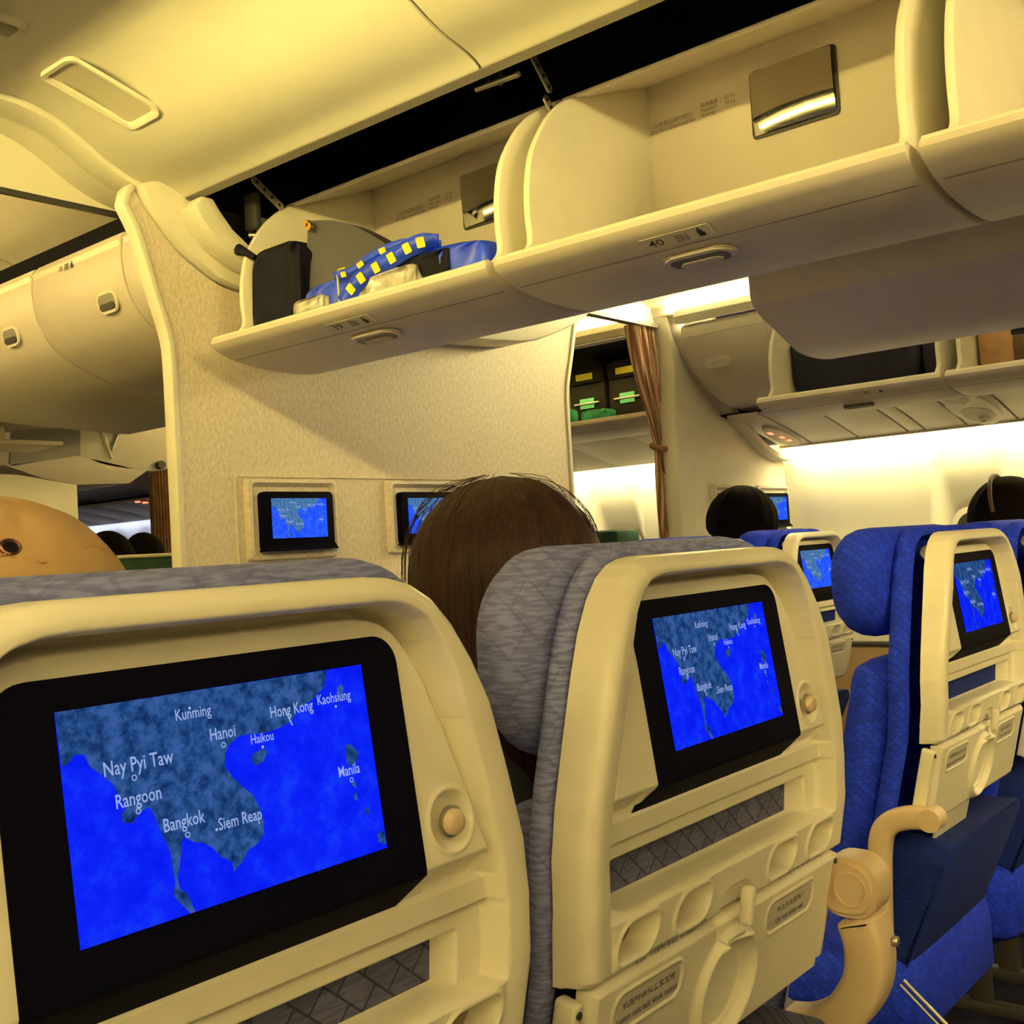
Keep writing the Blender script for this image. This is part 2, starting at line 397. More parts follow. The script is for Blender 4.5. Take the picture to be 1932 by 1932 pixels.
# ---- cove lamps on top of the side bins (starboard seen, port out of frame)
def cove(name,s,y0,y1,label,mat='cove'):
    X=(lambda a:a) if s>0 else (lambda a:2*XC-a-.32)
    t=root(name,label,'lamp',(X(4.12),(y0+y1)/2,.98),'cove lamps')
    prism('lamp_tube',[(X(4.10),.985),(X(4.10),1.055),(X(4.115),1.06),(X(4.115),.98)],y0,y1,M[mat],t)
    prism('valance',[(X(4.10),.925),(X(4.085),.955),(X(4.095),.985),(X(4.12),.982),(X(4.16),.935)],y0,y1,M['cream'],t)
cove('cove_lamp',1,-1.5,2.46,'glowing strip lamp on top of the far side bins','coveright')
cove('cove_lamp',1,2.62,5.5,'glowing strip lamp forward of the curtain','covedim')
cove('cove_lamp',-1,.75,2.46,'strip lamp above the near side bins')
cove('cove_lamp',-1,-3.4,-.75,'strip lamp above the rear near side bins','coverear')
prism('ceiling_panel',[(.60,1.07),(.93,1.075),(.93,1.085),(.60,1.082)],-2.6,5.2,M['ceil'],ceil)  # baffle added above the strip lamp to keep its light off the ceiling
cove('cove_lamp',-1,2.62,5.2,'strip lamp above the forward near side bins','covedim')
# ---- starboard side wall with window reveals
ys=np.arange(-.9,10.6,.016); zs=np.linspace(FLOOR,.50,104)
YY,ZZ=np.meshgrid(ys,zs)
XX=5.235-.035*np.clip(ZZ/.4,0,1.3)-.02*np.clip((-.5-ZZ)/.6,0,1)
wins=[1.63-.533*k for k in range(0,4)]+[3.61+.533*k for k in range(0,13)]
for wy in wins:
    # tall soft reveal that deepens downwards to the window opening
    d=rr_sdf(YY,ZZ,wy,.02,.165,.345,.10)
    depth=.016+.075*ss(.34,-.02,ZZ)
    XX+=ss(.03,-.05,d)*depth
    d2=rr_sdf(YY,ZZ,wy,-.10,.125,.185,.09); XX+=ss(.012,-.012,d2)*.018
for sy in (1.89,.82,3.35,2.46,3.87): XX+=.004*(1-ss(0,.012,np.abs(YY-sy)))*(ZZ<.42)
me=grid('wall_right',np.stack([XX,YY,ZZ],-1)[:,::-1])
m,N,L,B=newmat('sidewall'); B.inputs['Roughness'].default_value=.5
c=coords(N,L); n=noise(N,L,c,3,2); r=ramp(N,[(.3,(.74,.71,.62)),(.7,(.78,.75,.66))]); L.new(n.outputs['Fac'],r.inputs[0]); L.new(r.outputs[0],B.inputs['Base Color']); M['sidewall']=m
wr=struct(link('wall_right',me,M['sidewall']),'cream sidewall with moulded window reveals')
for k,wy in enumerate(wins):
    if wy<0: continue
    w=root('window_%d'%(k+1),None,None,(5.30,wy,-.10))
    w['kind']='structure'
    prism('window_frame',[(wy+a,-.10+b) for a,b in rrect(-.118,.118,-.175,.175,.085)],5.285,5.31,M['shade'],w,axis='x')
    prism('pane',[(wy+a,-.10+b) for a,b in rrect(-.095,.095,-.150,.150,.075)],5.280,5.284,M['pane'],w,axis='x')
struct(box('trim_1',(5.205,2.9,-.56),(.05,7.5,.025),M['dark'],bev=.006),'dark rail along the foot of the sidewall')
struct(box('trim_2',(5.215,2.9,-.85),(.03,7.5,.56),M['tanpanel'],bev=.004),'tan lower sidewall panel')
# ---- sidewall wash lamps
def wash(y0,y1,mat,label):
    return tag(prism('sidewall_lamp',[(5.108,.437),(5.140,.437),(5.140,.443),(5.108,.443)],y0,y1,M[mat]),label,'lamp')
wash(-.8,2.50,'walllamp','glowing strip above the windows beside the seats')
wash(2.62,6.4,'walllamp','glowing strip above the windows forward of the curtain')
wash(6.5,10.4,'farlamp','cool white strip above the farthest windows')
struct(box('wall_left',(-.32,1.5,-.2),(.03,9,1.9),M['cream'],bev=0),'cream sidewall on the near side')
tag(prism('sidewall_lamp',[(-.30,.452),(-.24,.452),(-.24,.460),(-.30,.460)],-1.6,.60,M['portlamp']),'strip lamp above the near side windows','lamp')
struct(box('wall_front',(2.4,10.7,0),(7,.05,2.6),M['cream'],bev=0),'cabin end wall far forward')
# ---- passenger service panels under the side bins
psu_prof=[(4.56,.546),(4.70,.522),(4.84,.494),(4.98,.462),(5.092,.434)]
def psu_xz(t):
    i=min(int(t*4),3); f=t*4-i; a,b=psu_prof[i],psu_prof[i+1]; return a[0]+(b[0]-a[0])*f,a[1]+(b[1]-a[1])*f
def psu(y0,y1,label,grp,dz=0):
    o=prism('service_panel',[(a,b+dz) for a,b in psu_prof]+[(a+.006,b+dz+.016) for a,b in psu_prof[::-1]],y0,y1,M['binskin'],bev=.003)
    return tag(o,label,'panel',grp)
cuts=[2.50,2.33,2.09,1.85,1.77,1.585,1.37,1.05,.55]
nms=['next to the bulkhead','with the red sign beside it','third from the bulkhead','narrow, fourth from the bulkhead','behind the round air outlet','holding the round air outlet','just right of the air outlet','farthest right']
for a,b,i in zip(cuts[:-1],cuts[1:],range(99)):
    psu(b+.005,a-.005,'beige overhead service panel '+nms[i],'service panels')
ORD=['first','second','third','fourth','fifth','sixth','seventh','eighth','ninth','tenth','eleventh','twelfth','thirteenth','fourteenth','fifteenth','sixteenth','seventeenth','eighteenth','nineteenth']
for k in range(18): psu(2.66+k*.42,2.66+k*.42+.41,ORD[k]+' service panel forward of the curtain','forward service panels',-.012)
struct(prism('trim_5',[(a+.008,b+.0165) for a,b in psu_prof]+[(5.15,.45),(5.15,.47)]+[(a+.01,b+.022) for a,b in psu_prof[::-1]],-.8,10.3,M['black']),'black backing added behind the service panels')  # black sheet added so no light shows through the panel gaps
struct(prism('trim_6',[(5.094,.425),(5.101,.425),(5.101,.448),(5.094,.448)],-.8,2.5,M['binskin']),'lip hiding the sidewall lamp')
struct(prism('trim_6',[(5.094,.422),(5.101,.422),(5.101,.448),(5.094,.448)],2.62,10.3,M['binskin']),'lip hiding the forward sidewall lamp')
# sign with red symbols
sg=root('seatbelt_sign','oval lit no smoking and seat belt sign with red symbols','sign',(4.80,2.42,.50))
V=[];
def on_psu(t,y,d):
    x,z=psu_xz(t); return (x-d*.2,y,z-d)
def psu_plate(name,t0,t1,y0,y1,d,mat,parent,rr=.4):
    pts=[]
    for a,b in rrect(-1,1,-1,1,rr,6): pts.append(((t0+t1)/2+a*(t1-t0)/2,(y0+y1)/2+b*(y1-y0)/2))
    n=len(pts); V=[on_psu(t,y,d) for t,y in pts]+[on_psu(t,y,-.002) for t,y in pts]
    F=[tuple(range(n))]+[(i,(i+1)%n,n+(i+1)%n,n+i) for i in range(n)]
    bm=bmesh.new(); vv=[bm.verts.new(v) for v in V]
    for f in F: bm.faces.new([vv[i] for i in f])
    es=[e for e in bm.edges if len(e.link_faces)==2 and any(len(f.verts)>4 for f in e.link_faces)]
    bmesh.ops.bevel(bm,geom=es,offset=abs(d)*.6,segments=2,affect='EDGES')
    return link(name,shift(frombm(name,bm,60),parent),M[mat],parent)
psu_plate('sign_housing',.34,.96,2.345,2.45,.014,'binskin',sg,.9)
for t0,t1,y in ((.45,.54,2.415),(.60,.67,2.395),(.70,.77,2.385)):
    psu_plate('symbol',t0,t1,y-.011,y+.011,.016,'redled',sg,.5)
og=root('air_outlet_unit','oval housing with reading lamp and air nozzle under far bins','air outlet',(4.84,1.47,.50))
psu_plate('outlet_housing',.05,.97,1.39,1.57,.016,'cream',og,.95)
psu_plate('lamp_recess',.12,.36,1.45,1.53,.019,'greytrim',og,.9)
psu_plate('nozzle_recess',.42,.86,1.42,1.54,.019,'placard',og,.95)
x,z=psu_xz(.70); tube('air_nozzle',[(x,1.47,z-.018),(x-.004,1.47,z-.036)],.022,M['cream'],og,14)
tube('nozzle_core',[(x-.004,1.47,z-.034),(x-.005,1.47,z-.040)],.010,M['greytrim'],og,12)
# ---- centre bulkhead
bl=[(1.66,FLOOR),(1.66,.494),(1.654,.606),(1.614,.741),(1.575,.874),(1.54,.944),(1.55,.98),(1.566,.995)]
bt=[(1.594,.948),(1.683,.851),(1.795,.783),(1.89,.762),(2.1,.75)]
outl=[tuple(p) for p in spline(bl[1:6],5)]+bl[6:]
half=[bl[0]]+outl+[tuple(p) for p in spline(bt,5)]
prof=half+mir(half[::-1])
bk=root('bulkhead_partition','beige embossed partition wall below the open centre bins','partition',(XC,2.55,FLOOR))
prism('wall_panel',prof,2.53,2.575,M['covering'],bk)
edge=[(1.66,FLOOR),(1.66,.0)]+outl
def bandpoly(pts,w):
    out=[]
    for i,p in enumerate(pts):
        a=np.array(pts[max(i-1,0)]); b=np.array(pts[min(i+1,len(pts)-1)]); d=(b-a)/np.linalg.norm(b-a); out.append((p[0]-d[1]*w,p[1]+d[0]*w))
    return out
for side in (0,1):
    e1=bandpoly(edge,.012); e2=bandpoly(edge,-.012)
    pr=e1+e2[::-1]
    ribbon('edge_trim', edge if not side else mir(edge), (2.522,2.566,.010),'y',M['cream'],bk,bev=.004)
fa=[(1.575,1.0),(1.60,1.010),(1.66,1.024),(1.695,1.02),(1.715,.987),(1.785,.906),(1.887,.849),(2.05,.82),(2.05,.755),(1.89,.766),(1.795,.787),(1.683,.855),(1.594,.952)]
prism('top_fairing',fa,2.50,2.60,M['cream'],bk,bev=.006)
prism('top_fairing',mir(fa)[::-1],2.50,2.60,M['cream'],bk,bev=.006)
fb=[(1.70,.972),(1.735,.972),(1.753,.945),(1.793,.900),(1.856,.858),(1.95,.82),(1.95,.79),(1.83,.812),(1.755,.85),(1.70,.905),(1.678,.945)]
prism('bin_fairing',fb,2.42,2.50,M['cream'],bk,bev=.006)
lobe=[(2.60,.80)]+[tuple(p) for p in spline([(2.62,.735),(2.71,.707),(2.85,.711),(3.05,.734),(3.27,.81),(3.40,.88),(3.45,.93)],5)]+[(3.42,.99),(2.60,.99)]
prism('bin_end_fairing',lobe,2.40,2.53,M['cream'],bk,bev=.01)
# raised monitor backing and the monitors themselves
def frame_ring(name,o,i,y_o,y_i,mat,parent):
    n=len(o); V=[(a,2.529,b) for a,b in o]+[(a,y_o,b) for a,b in scale2(o,.006)]+[(a,y_i,b) for a,b in i]
    F=[]
    for k in range(2):
        for q in range(n): F.append((k*n+q,k*n+(q+1)%n,(k+1)*n+(q+1)%n,(k+1)*n+q))
    F.append(tuple(range(2*n,3*n)))
    bm=bmesh.new(); vv=[bm.verts.new(v) for v in V]
    for f in F: bm.faces.new([vv[k] for k in f])
    return link(name,shift(frombm(name,bm,35),parent),M[mat],parent)
def scale2(p,s):
    cx=sum(a for a,b in p)/len(p); cz=sum(b for a,b in p)/len(p)
    out=[]
    for a,b in p:
        out.append((a-math.copysign(min(s,abs(a-cx)),a-cx), b-math.copysign(min(s,abs(b-cz)),b-cz)))
    return out
# ---- starboard bulkhead
tc=[tuple(p) for p in spline([(4.117,.99),(4.167,.96),(4.213,.885),(4.313,.776),(4.486,.657),(4.719,.52),(4.918,.418),(5.06,.382),(5.17,.38)],5)]
sb=root('bulkhead_partition','cream partition between the curtain and the sidewall','partition',(4.65,2.55,FLOOR))
prism('wall_panel',[(4.15,FLOOR),(4.15,.5),(4.172,.74),(4.13,.97)]+tc[2:]+[(5.185,.36),(5.215,0),(5.215,FLOOR)],2.53,2.575,M['cream'],sb)
ribbon('top_trim',tc,(2.47,2.60,.016),'y',M['cream'],sb,bev=.008)
ribbon('edge_trim',[(4.145,FLOOR),(4.147,.5),(4.168,.74),(4.13,.97),(4.10,1.06)],(2.515,2.60,.012),'y',M['cream'],sb,bev=.004)
# curtain header above the far aisle
struct(prism('trim_3',[(3.40,.93),(4.16,.93),(4.16,.945),(3.40,.945)],2.56,2.60,M['greytrim']),'curtain rail across the far aisle')
struct(prism('trim_4',[(3.42,.945),(4.12,.945),(4.12,1.10),(3.9,1.16),(3.6,1.16),(3.42,1.06)],2.58,2.60,M['cream']),'cream header panel above the curtain rail')
# ================================================================== OVERHEAD BINS
skin=[(1.688,.584),(1.684,.572),(1.690,.562),(1.704,.554),(1.74,.540),(1.79,.529),(1.86,.521),(1.93,.518),(2.0,.521),(2.06,.532),(2.15,.565),(2.25,.60),(2.30,.628)]
skin_s=[tuple(p) for p in spline(skin[3:],4)]
bucket=skin[:3]+skin_s+[(2.312,.66),(2.312,1.10),(2.262,1.108),(2.0,1.012),(1.952,.990),(1.955,.978),(2.0,.995),(2.25,1.088),(2.25,.66),(2.20,.632),(1.95,.588),(1.72,.588),(1.70,.590)]
endp=[tuple(p) for p in spline([(1.700,.575),(1.730,.594),(1.752,.611),(1.768,.634),(1.764,.687),(1.769,.754),(1.790,.826),(1.841,.901),(1.892,.949),(1.952,.986)],4)]+[(2.25,1.09),(2.27,.64),(1.95,.58)]
def mat_from(origin,x,y):
    x=Vector(x).normalized(); y=Vector(y).normalized(); z=x.cross(y)
    return Matrix(((x.x,y.x,z.x,origin[0]),(x.y,y.y,z.y,origin[1]),(x.z,y.z,z.z,origin[2]),(0,0,0,1)))
def put(name,me,mx,mat,parent):
    me=me.copy(); me.transform(mx); return link(name,shift(me,parent),mat,parent)
def plate(w,h,r,t=.002,bev=0):
    bm=bmesh.new(); p=rrect(-w/2,w/2,-h/2,h/2,r,5); n=len(p)
    a=[bm.verts.new((x,y,t)) for x,y in p]; b=[bm.verts.new((x,y,0)) for x,y in p]
    bm.faces.new(a); bm.faces.new(b[::-1])
    for i in range(n): bm.faces.new((a[i],b[i],b[(i+1)%n],a[(i+1)%n]))
    if bev:
        bmesh.ops.bevel(bm,geom=[e for e in bm.edges if e.verts[0].co.z>t*.9 and e.verts[1].co.z>t*.9],offset=bev,segments=2,affect='EDGES')
    return frombm('plate',bm,50)
def seat_icon(s):
    bmI=bmesh.new()
    for r_ in range(3):
        for c_ in range(3):
            bm_box(bmI,((c_-1)*s*.36,(r_-1)*s*.30,.0006),(s*.30,s*.22,.0008))
            bm_box(bmI,((c_-1)*s*.36,(r_-1)*s*.30,.0012),(s*.22,s*.14,.0004))
    return frombm('icon',bmI,0)
def person_icon(s):
    bmI=bmesh.new(); bm_box(bmI,(0,-.1*s,.0006),(s*.42,s*.7,.0008)); bm_box(bmI,(0,.42*s,.0006),(s*.22,s*.22,.0008),s*.05); bm_box(bmI,(s*.24,-.25*s,.0006),(s*.16,s*.4,.0008))
    return frombm('icon',bmI,0)
def convex(w,h):
    # slightly domed safety mirror, tipped downwards
    P=np.zeros((25,33,3))
    for j in range(25):
        for i in range(33):
            a=i/16-1; b=j/12-1; P[j,i]=(a*w/2,b*h/2,.0045+.012*(1-.6*a*a-.4*b*b)+.010*(b*.5+.5))
    return grid('mirror',P)
ITX=Vector((0,-1,0))
def open_bin(label,y0,y1,number=None,dx=0,dz=0,mirror=False,extras=True,latch=True,group='open overhead bins',ends=True,px=None):
    T=(lambda p:[(2*XC-a+dx,b+dz) for a,b in p][::-1]) if mirror else (lambda p:[(a+dx,b+dz) for a,b in p])
    sx=-1 if mirror else 1; X=lambda a:(2*XC-a if mirror else a)+dx; Z=lambda b:b+dz
    ym=(y0+y1)/2
    t=root('overhead_bin',label,'overhead bin',(X(1.95),ym,Z(.52)),group)
    prism('bucket',T(bucket),y0,y1,M['binskin'],t,bev=.004,smooth=35)
    if ends:
        for ya in (y0+.022,y1-.040):
            prism('end_panel',T(endp),ya,ya+.018,M['cream'],t,bev=.006,smooth=35)
    tube('lip',[(X(1.700),y0+.004,Z(.582)),(X(1.700),y1-.004,Z(.582))],.0115,M['cream'],t,12)
    # seam between the lip strip and the lower skin
    prism('skin_seam',T([(1.752,.5365),(1.755,.5355),(1.755,.537),(1.752,.538)]),y0+.012,y1-.012,M['greytrim'],t)
    fx=mat_from((X(1.724),0,Z(.546)),(0,-sx,0),(-sx*.913,0,.407)) if not mirror else None
    if number and not mirror:
        yc=px if px else ym
        ux=Vector((0,-1,0)); uy=Vector((-.918,0,.397))
        o=Vector((X(1.7225),yc,Z(.5445)))
        mx=mat_from(o,ux,uy)
        pl=put('row_placard',plate(.145,.034,.003,.0012),mx,M['placard'],t)
        put('row_number',text_mesh(number,.026,'CENTER',True,1.25),mx@Matrix.Translation((-.042,-.0085,.0016)),M['ink'],pl)
        put('seat_plan_icon',seat_icon(.026),mx@Matrix.Translation((.012,0,.0012)),M['greyink'],pl)
        put('person_icon',person_icon(.024),mx@Matrix.Translation((.050,0,.0012)),M['ink'],pl)
        # latch
        o2=Vector((X(1.805),yc-.0,Z(.5245))); mx2=mat_from(o2,(0,-1,0),(-.99,0,.14))
        lt=put('latch',plate(.150,.062,.028,.007,.004),mx2,M['binskin'],t)
        put('latch_recess',plate(.122,.040,.018,.0078),mx2@Matrix.Translation((0,-.002,.0002)),M['latchdark'],lt)
        put('latch_flap',plate(.090,.022,.010,.011,.003),mx2@Matrix.Translation((0,-.008,0)),M['placard'],lt)
    if extras and not mirror and number:
        mxm=mat_from((X(2.249),px-.005,Z(.957)),(0,-1,0),(0,0,1))
        fr_=put('mirror_frame',plate(.204,.153,.010,.004,.002),mxm,M['dark'],t)
        put('mirror',convex(.190,.139),mxm,M['mirror'],fr_)
        t1=text_mesh('行李物品請勿超出\nDo Not Overload Bin',.0135,'CENTER')
        t2=text_mesh('最高載重\nMaximum\nStowage',.0115,'LEFT'); t3=text_mesh('60 lbs\n28 kg',.0125,'LEFT')
        base=mat_from((X(2.249),px+.300,Z(.995)),(0,-1,0),(0,0,1))
        me=join('notice',[(t1,Matrix.Translation((0,-.012,.001))),(t2,Matrix.Translation((.075,0,.001))),(t3,Matrix.Translation((.137,0,.001)))])
        put('notice_lettering',me,base,M['greyink'],t)
    return t
b39=open_bin('open centre bin 39 holding a blue bag beside the partition',1.445,2.395,'39',px=1.90)
b40=open_bin('empty open centre bin 40 with a mirror on its back wall',.585,1.425,'40',px=1.02)
b41=open_bin('open centre bin cut off by the right edge of the picture',-.35,.568,'41',px=.10)
# far side of the centre bins, hanging open towards the other aisle
r40=open_bin('open bin on the far side of the centre row, seen from below',.50,1.40,mirror=True,extras=False)
r41=open_bin('next open far side centre bin at the right picture edge',-.40,.485,mirror=True,extras=False)
box('latch',(2*XC-1.76,.80,.525),(.05,.16,.022),M['dark'],r40,bev=.006)
# starboard side bins
s39=open_bin('open side bin over the far window seats, packed with dark bags',1.325,2.05,dx=2.31,dz=-.048,extras=False)
s40=open_bin('open side bin with a brown carton at the right picture edge',.35,1.312,dx=2.31,dz=-.048,extras=False)
for rt_,yy in ((s39,1.66),):
    put('row_number',text_mesh('39',.022,'CENTER',True),mat_from((4.004,yy-.06,.503),(0,-1,0),(-.918,0,.397)),M['ink'],rt_)
    put('person_icon',person_icon(.02),mat_from((4.008,yy-.11,.506),(0,-1,0),(-.918,0,.397)),M['ink'],rt_)
    put('latch',plate(.12,.03,.012,.01,.003),mat_from((4.12,yy+.02,.478),(0,-1,0),(-.99,0,.14)),M['dark'],rt_)
f39=open_bin('open side bin forward of the curtain, holding green-labelled cases',2.68,3.75,dx=2.55,dz=.0,extras=False)
# hinge links: perforated steel straps above the bin ends
def hinge(y,x0,z0,x1,z1,label,w=.020):
    d=Vector((x1-x0,0,z1-z0)); ln=d.length; d.normalize()
    t=root('hinge_strap',label,'hinge',(x0,y,z0))
    mx=mat_from(((x0+x1)/2,y,(z0+z1)/2),d,Vector((-d.z,0,d.x)))
    put('strap',plate(ln,w,w*.48,.004,.001),mx,M['metal'],t)
    for k in range(4): put('strap_hole',plate(.008,.008,.0038,.001),mx@Matrix.Translation((-ln*.36+k*ln*.24,0,.0036)),M['black'],t)
    return t
hinge(1.415,1.83,1.06,1.90,.985,'perforated steel strap above the gap of bins 39 and 40')
hinge(2.34,1.80,1.02,1.90,.955,'perforated steel strap at the partition end of bin 39')
hinge(1.435,1.90,.985,1.955,.93,'shorter strap beside the bin 39 end panel')
hb=root('hinge_bracket','black latch bracket hanging above the bin joint','bracket',(1.80,1.45,1.03))
tube('rod',[(1.775,1.52,.99),(1.775,1.40,.985)],.006,M['metal'],hb)
box('arm',(1.78,1.49,1.03),(.008,.012,.09),M['dark'],hb,bev=.002); box('arm',(1.78,1.455,1.02),(.008,.010,.08),M['dark'],hb,bev=.002)
hb2=root('hinge_bracket','dark hinge gear behind the partition fairing','bracket',(1.83,2.44,.95))
box('arm',(1.86,2.42,.96),(.02,.05,.10),M['dark'],hb2,bev=.004); box('plate',(1.89,2.41,.90),(.05,.012,.09),M['metal'],hb2,bev=.003)
tube('rod',[(1.86,2.44,.90),(1.92,2.36,.89)],.008,M['metal'],hb2)
# ---- closed bins: starboard by the bulkhead, and forward of the partition
cl=[tuple(p) for p in spline([(4.15,.915),(4.13,.90),(4.14,.84),(4.22,.73),(4.37,.637),(4.53,.588)],5)]+[(5.12,.56),(5.14,.915)]
cb=root('overhead_bin','closed side bin beside the far partition','overhead bin',(4.5,2.27,.59))
prism('bucket',cl,2.06,2.455,M['binskin'],cb,bev=.008)
prism('top_strip',[(4.127,.865),(4.122,.905),(4.14,.922),(4.20,.922),(4.20,.87)],2.065,2.45,M['cream'],cb,bev=.004)
lt=put('latch',plate(.13,.05,.024,.006,.003),mat_from((4.196,2.32,.752),(0,-1,0),(-.5,0,.86)),M['binskin'],cb)
put('latch_flap',plate(.09,.02,.009,.008,.002),mat_from((4.198,2.31,.748),(0,-1,0),(-.5,0,.86)),M['placard'],lt)
fprof=[tuple(p) for p in spline([(1.675,.945),(1.652,.92),(1.645,.865),(1.662,.775),(1.72,.69),(1.85,.622),(2.0,.592),(2.45,.57)],5)]+[(2.50,.57),(2.50,.95)]
fstrip=[(1.652,.868),(1.645,.92),(1.668,.950),(1.72,.955),(1.72,.87)]
for (a,b,hy,num,lab) in ((2.64,2.73,None,None,'short closed bin filler just past the partition edge'),(2.735,3.24,2.84,'38','closed bin 38 with latch just past the partition'),(3.245,4.15,3.42,'37','closed bin at the left picture edge past the partition')):
    c_=root('overhead_bin',lab,'overhead bin',(2.0,(a+b)/2,.57),'closed forward centre bins')
    prism('bucket',fprof,a,b,M['binskin'],c_,bev=.006,smooth=35)
    prism('top_strip',fstrip,a+.006,b-.006,M['cream'],c_,bev=.004)
    if hy:
        mx=mat_from((1.664,hy,.765),(0,-1,0),(-.25,0,.968))
        lt=put('latch',plate(.10,.062,.024,.006,.003),mx,M['cream'],c_)
        put('latch_recess',plate(.084,.046,.017,.0066),mx,M['greytrim'],lt)
        put('latch_flap',plate(.078,.020,.009,.009,.002),mx@Matrix.Translation((0,-.012,0)),M['dark'],lt)
        mx=mat_from((1.643,hy+.22,.895),(0,-1,0),(.05,0,1))
        put('row_number',text_mesh(num,.022,'CENTER',True),mx,M['ink'],c_); put('seat_plan_icon',seat_icon(.022),mx@Matrix.Translation((.035,.007,0)),M['greyink'],c_); put('person_icon',person_icon(.02),mx@Matrix.Translation((.065,.007,0)),M['ink'],c_)
for k,(a,b) in enumerate(((3.80,4.85),(4.87,6.4),(6.42,8.2),(8.22,10.2))):
    c_=root('overhead_bin','closed forward side bin, '+['nearest','second','third','farthest'][k]+' past the curtain','overhead bin',(4.6,(a+b)/2,.59),'closed forward side bins')
    prism('bucket',[(x,z+.008) for x,z in cl],a,b,M['binskin'],c_,bev=.008)
# far forward pods, seen past the partition edge
fp=root('overhead_bin','forward bin with bare end panel and crossed struts, past the partition','overhead bin',(2.85,5.5,.5))
ends_=[tuple(p) for p in spline([(2.74,.575),(2.85,.53),(3.0,.508),(3.15,.505),(3.24,.53),(3.27,.60),(3.26,.70),(3.22,.80),(3.14,.90)],4)]+[(2.76,.90)]
prism('bucket',ends_,5.0,6.2,M['cream'],fp,bev=.008)
prism('side_panel',[(2.40,.515),(2.74,.575),(2.76,.80),(2.42,.76)],5.0,5.02,M['greytrim'],fp)
prism('underside',[(2.37,.52),(2.40,.51),(2.55,.46),(2.70,.43),(3.0,.44),(3.1,.505),(2.74,.575)],5.0,6.2,M['binskin'],fp,bev=.004)
tube('strut',[(2.84,4.985,.75),(2.90,4.985,.56)],.008,M['cream'],fp); tube('strut',[(2.99,4.985,.79),(2.90,4.985,.60)],.010,M['metal'],fp)
tube('hinge_disc',[(3.17,4.97,.535),(3.17,5.0,.535)],.022,M['dark'],fp,14)
fq=root('overhead_bin','bare bin end with projecting shelf at the far left','overhead bin',(2.1,4.6,.5))
box('end_panel',(2.04,4.6,.70),(.30,.02,.34),M['cream'],fq,bev=.006); box('shelf',(2.15,4.6,.56),(.44,.30,.02),M['binskin'],fq,bev=.006)
for dz_ in (.0,.05): tube('rivet',[(2.12,4.585,.78-dz_),(2.12,4.592,.78-dz_)],.007,M['greytrim'],fq)
prism('soffit',[(1.85,.60),(3.3,.78),(3.3,.80),(1.85,.62)],4.2,4.95,M['binskin'],fq)
# panel wall and curtain edge in the forward cabin
tag(prism('galley_wall',[(1.0,FLOOR),(2.683,FLOOR),(2.683,.425),(2.40,.47),(1.0,.50)],4.93,4.96,M['cream'],bev=.004),'plain cream galley wall behind the tan hat','wall panel')
# ================================================================== MOVING MAP (screen-local: x right, y up, z out; 0.200 x 0.113)
SW,SH=.200,.113
quad=[(112,388),(1660,135),(1785,1058),(240,1577)]   # how the map corners were measured
def homog(src,dst):
    A=[];b=[]
    for (x,y),(u,v) in zip(src,dst):
        A+= [[x,y,1,0,0,0,-u*x,-u*y],[0,0,0,x,y,1,-v*x,-v*y]]; b+=[u,v]
    h=np.linalg.solve(np.array(A,float),np.array(b,float)); return np.append(h,1).reshape(3,3)
HM=homog(quad,[(0,0),(1,0),(1,1),(0,1)])
def muv(x,y):
    p=HM@np.array((x,y,1.)); p/=p[2]; return ((p[0]-.5)*SW,(.5-p[1])*SH)
coast=[(112,388),(800,276),(1485,165),(1470,250),(1420,310),(1340,360),(1310,420),(1240,460),(1170,485),(1090,490),(1040,500),(990,545),(970,590),(965,650),(1000,700),(1050,750),(1110,800),(1140,860),(1160,930),(1162,990),(1130,1040),(1080,1075),(1060,1120),(1010,1180),(1000,1130),(950,1110),(900,1060),(850,1035),(810,1035),(760,1010),(745,1040),(745,1090),(735,1160),(725,1220),(740,1270),(775,1290),(800,1350),(815,1382),(790,1391),(740,1340),(705,1300),(715,1230),(700,1150),(690,1080),(650,1000),(620,920),(590,860),(560,870),(520,910),(500,940),(455,940),(445,900),(470,860),(430,800),(400,740),(350,700),(290,660),(260,600),(210,600),(185,640),(148,662)]
isles=[[(1100,620),(1110,590),(1160,560),(1182,580),(1160,630),(1120,650)],[(1575,545),(1605,538),(1642,580),(1630,630),(1600,652),(1580,620)],[(1535,255),(1558,233),(1570,260),(1555,312),(1540,295)],[(1600,730),(1625,725),(1635,760),(1612,750)],[(1615,790),(1632,785),(1636,825),(1620,815)],[(1672,860),(1690,855),(1692,890),(1676,888)],[(1735,990),(1765,970),(1778,1040),(1740,1030)]]
bm=bmesh.new()
for poly,z in [(coast,.0006)]+[(i,.0006) for i in isles]:
    vs_=[bm.verts.new((*muv(x,y),z)) for x,y in poly]; f=bm.faces.new(vs_)
bmesh.ops.triangulate(bm,faces=bm.faces[:]); 
for f in bm.faces:
    if f.normal.z<0: f.normal_flip()
me_land=bpy.data.meshes.new('map_land'); bm.to_mesh(me_land); bm.free()
cities=[('Kunming',716,428,.0085,(788,362),0),('Hanoi',890,528,.0095,(958,546),1),('Haikou',1096,543,.0075,(1155,555),0),('Hong Kong',1195,410,.0092,None,0),('Kaohsiung',1433,344,.0086,(1526,349),0),('Nay Pyi Taw',354,712,.0105,(508,713),1),('Rangoon',414,872,.0100,(528,880),1),('Bangkok',654,988,.0098,(775,997),1),('Siem Reap',932,976,.0092,(920,971),0),('Manila',1538,708,.0090,(1603,718),1)]
parts=[]
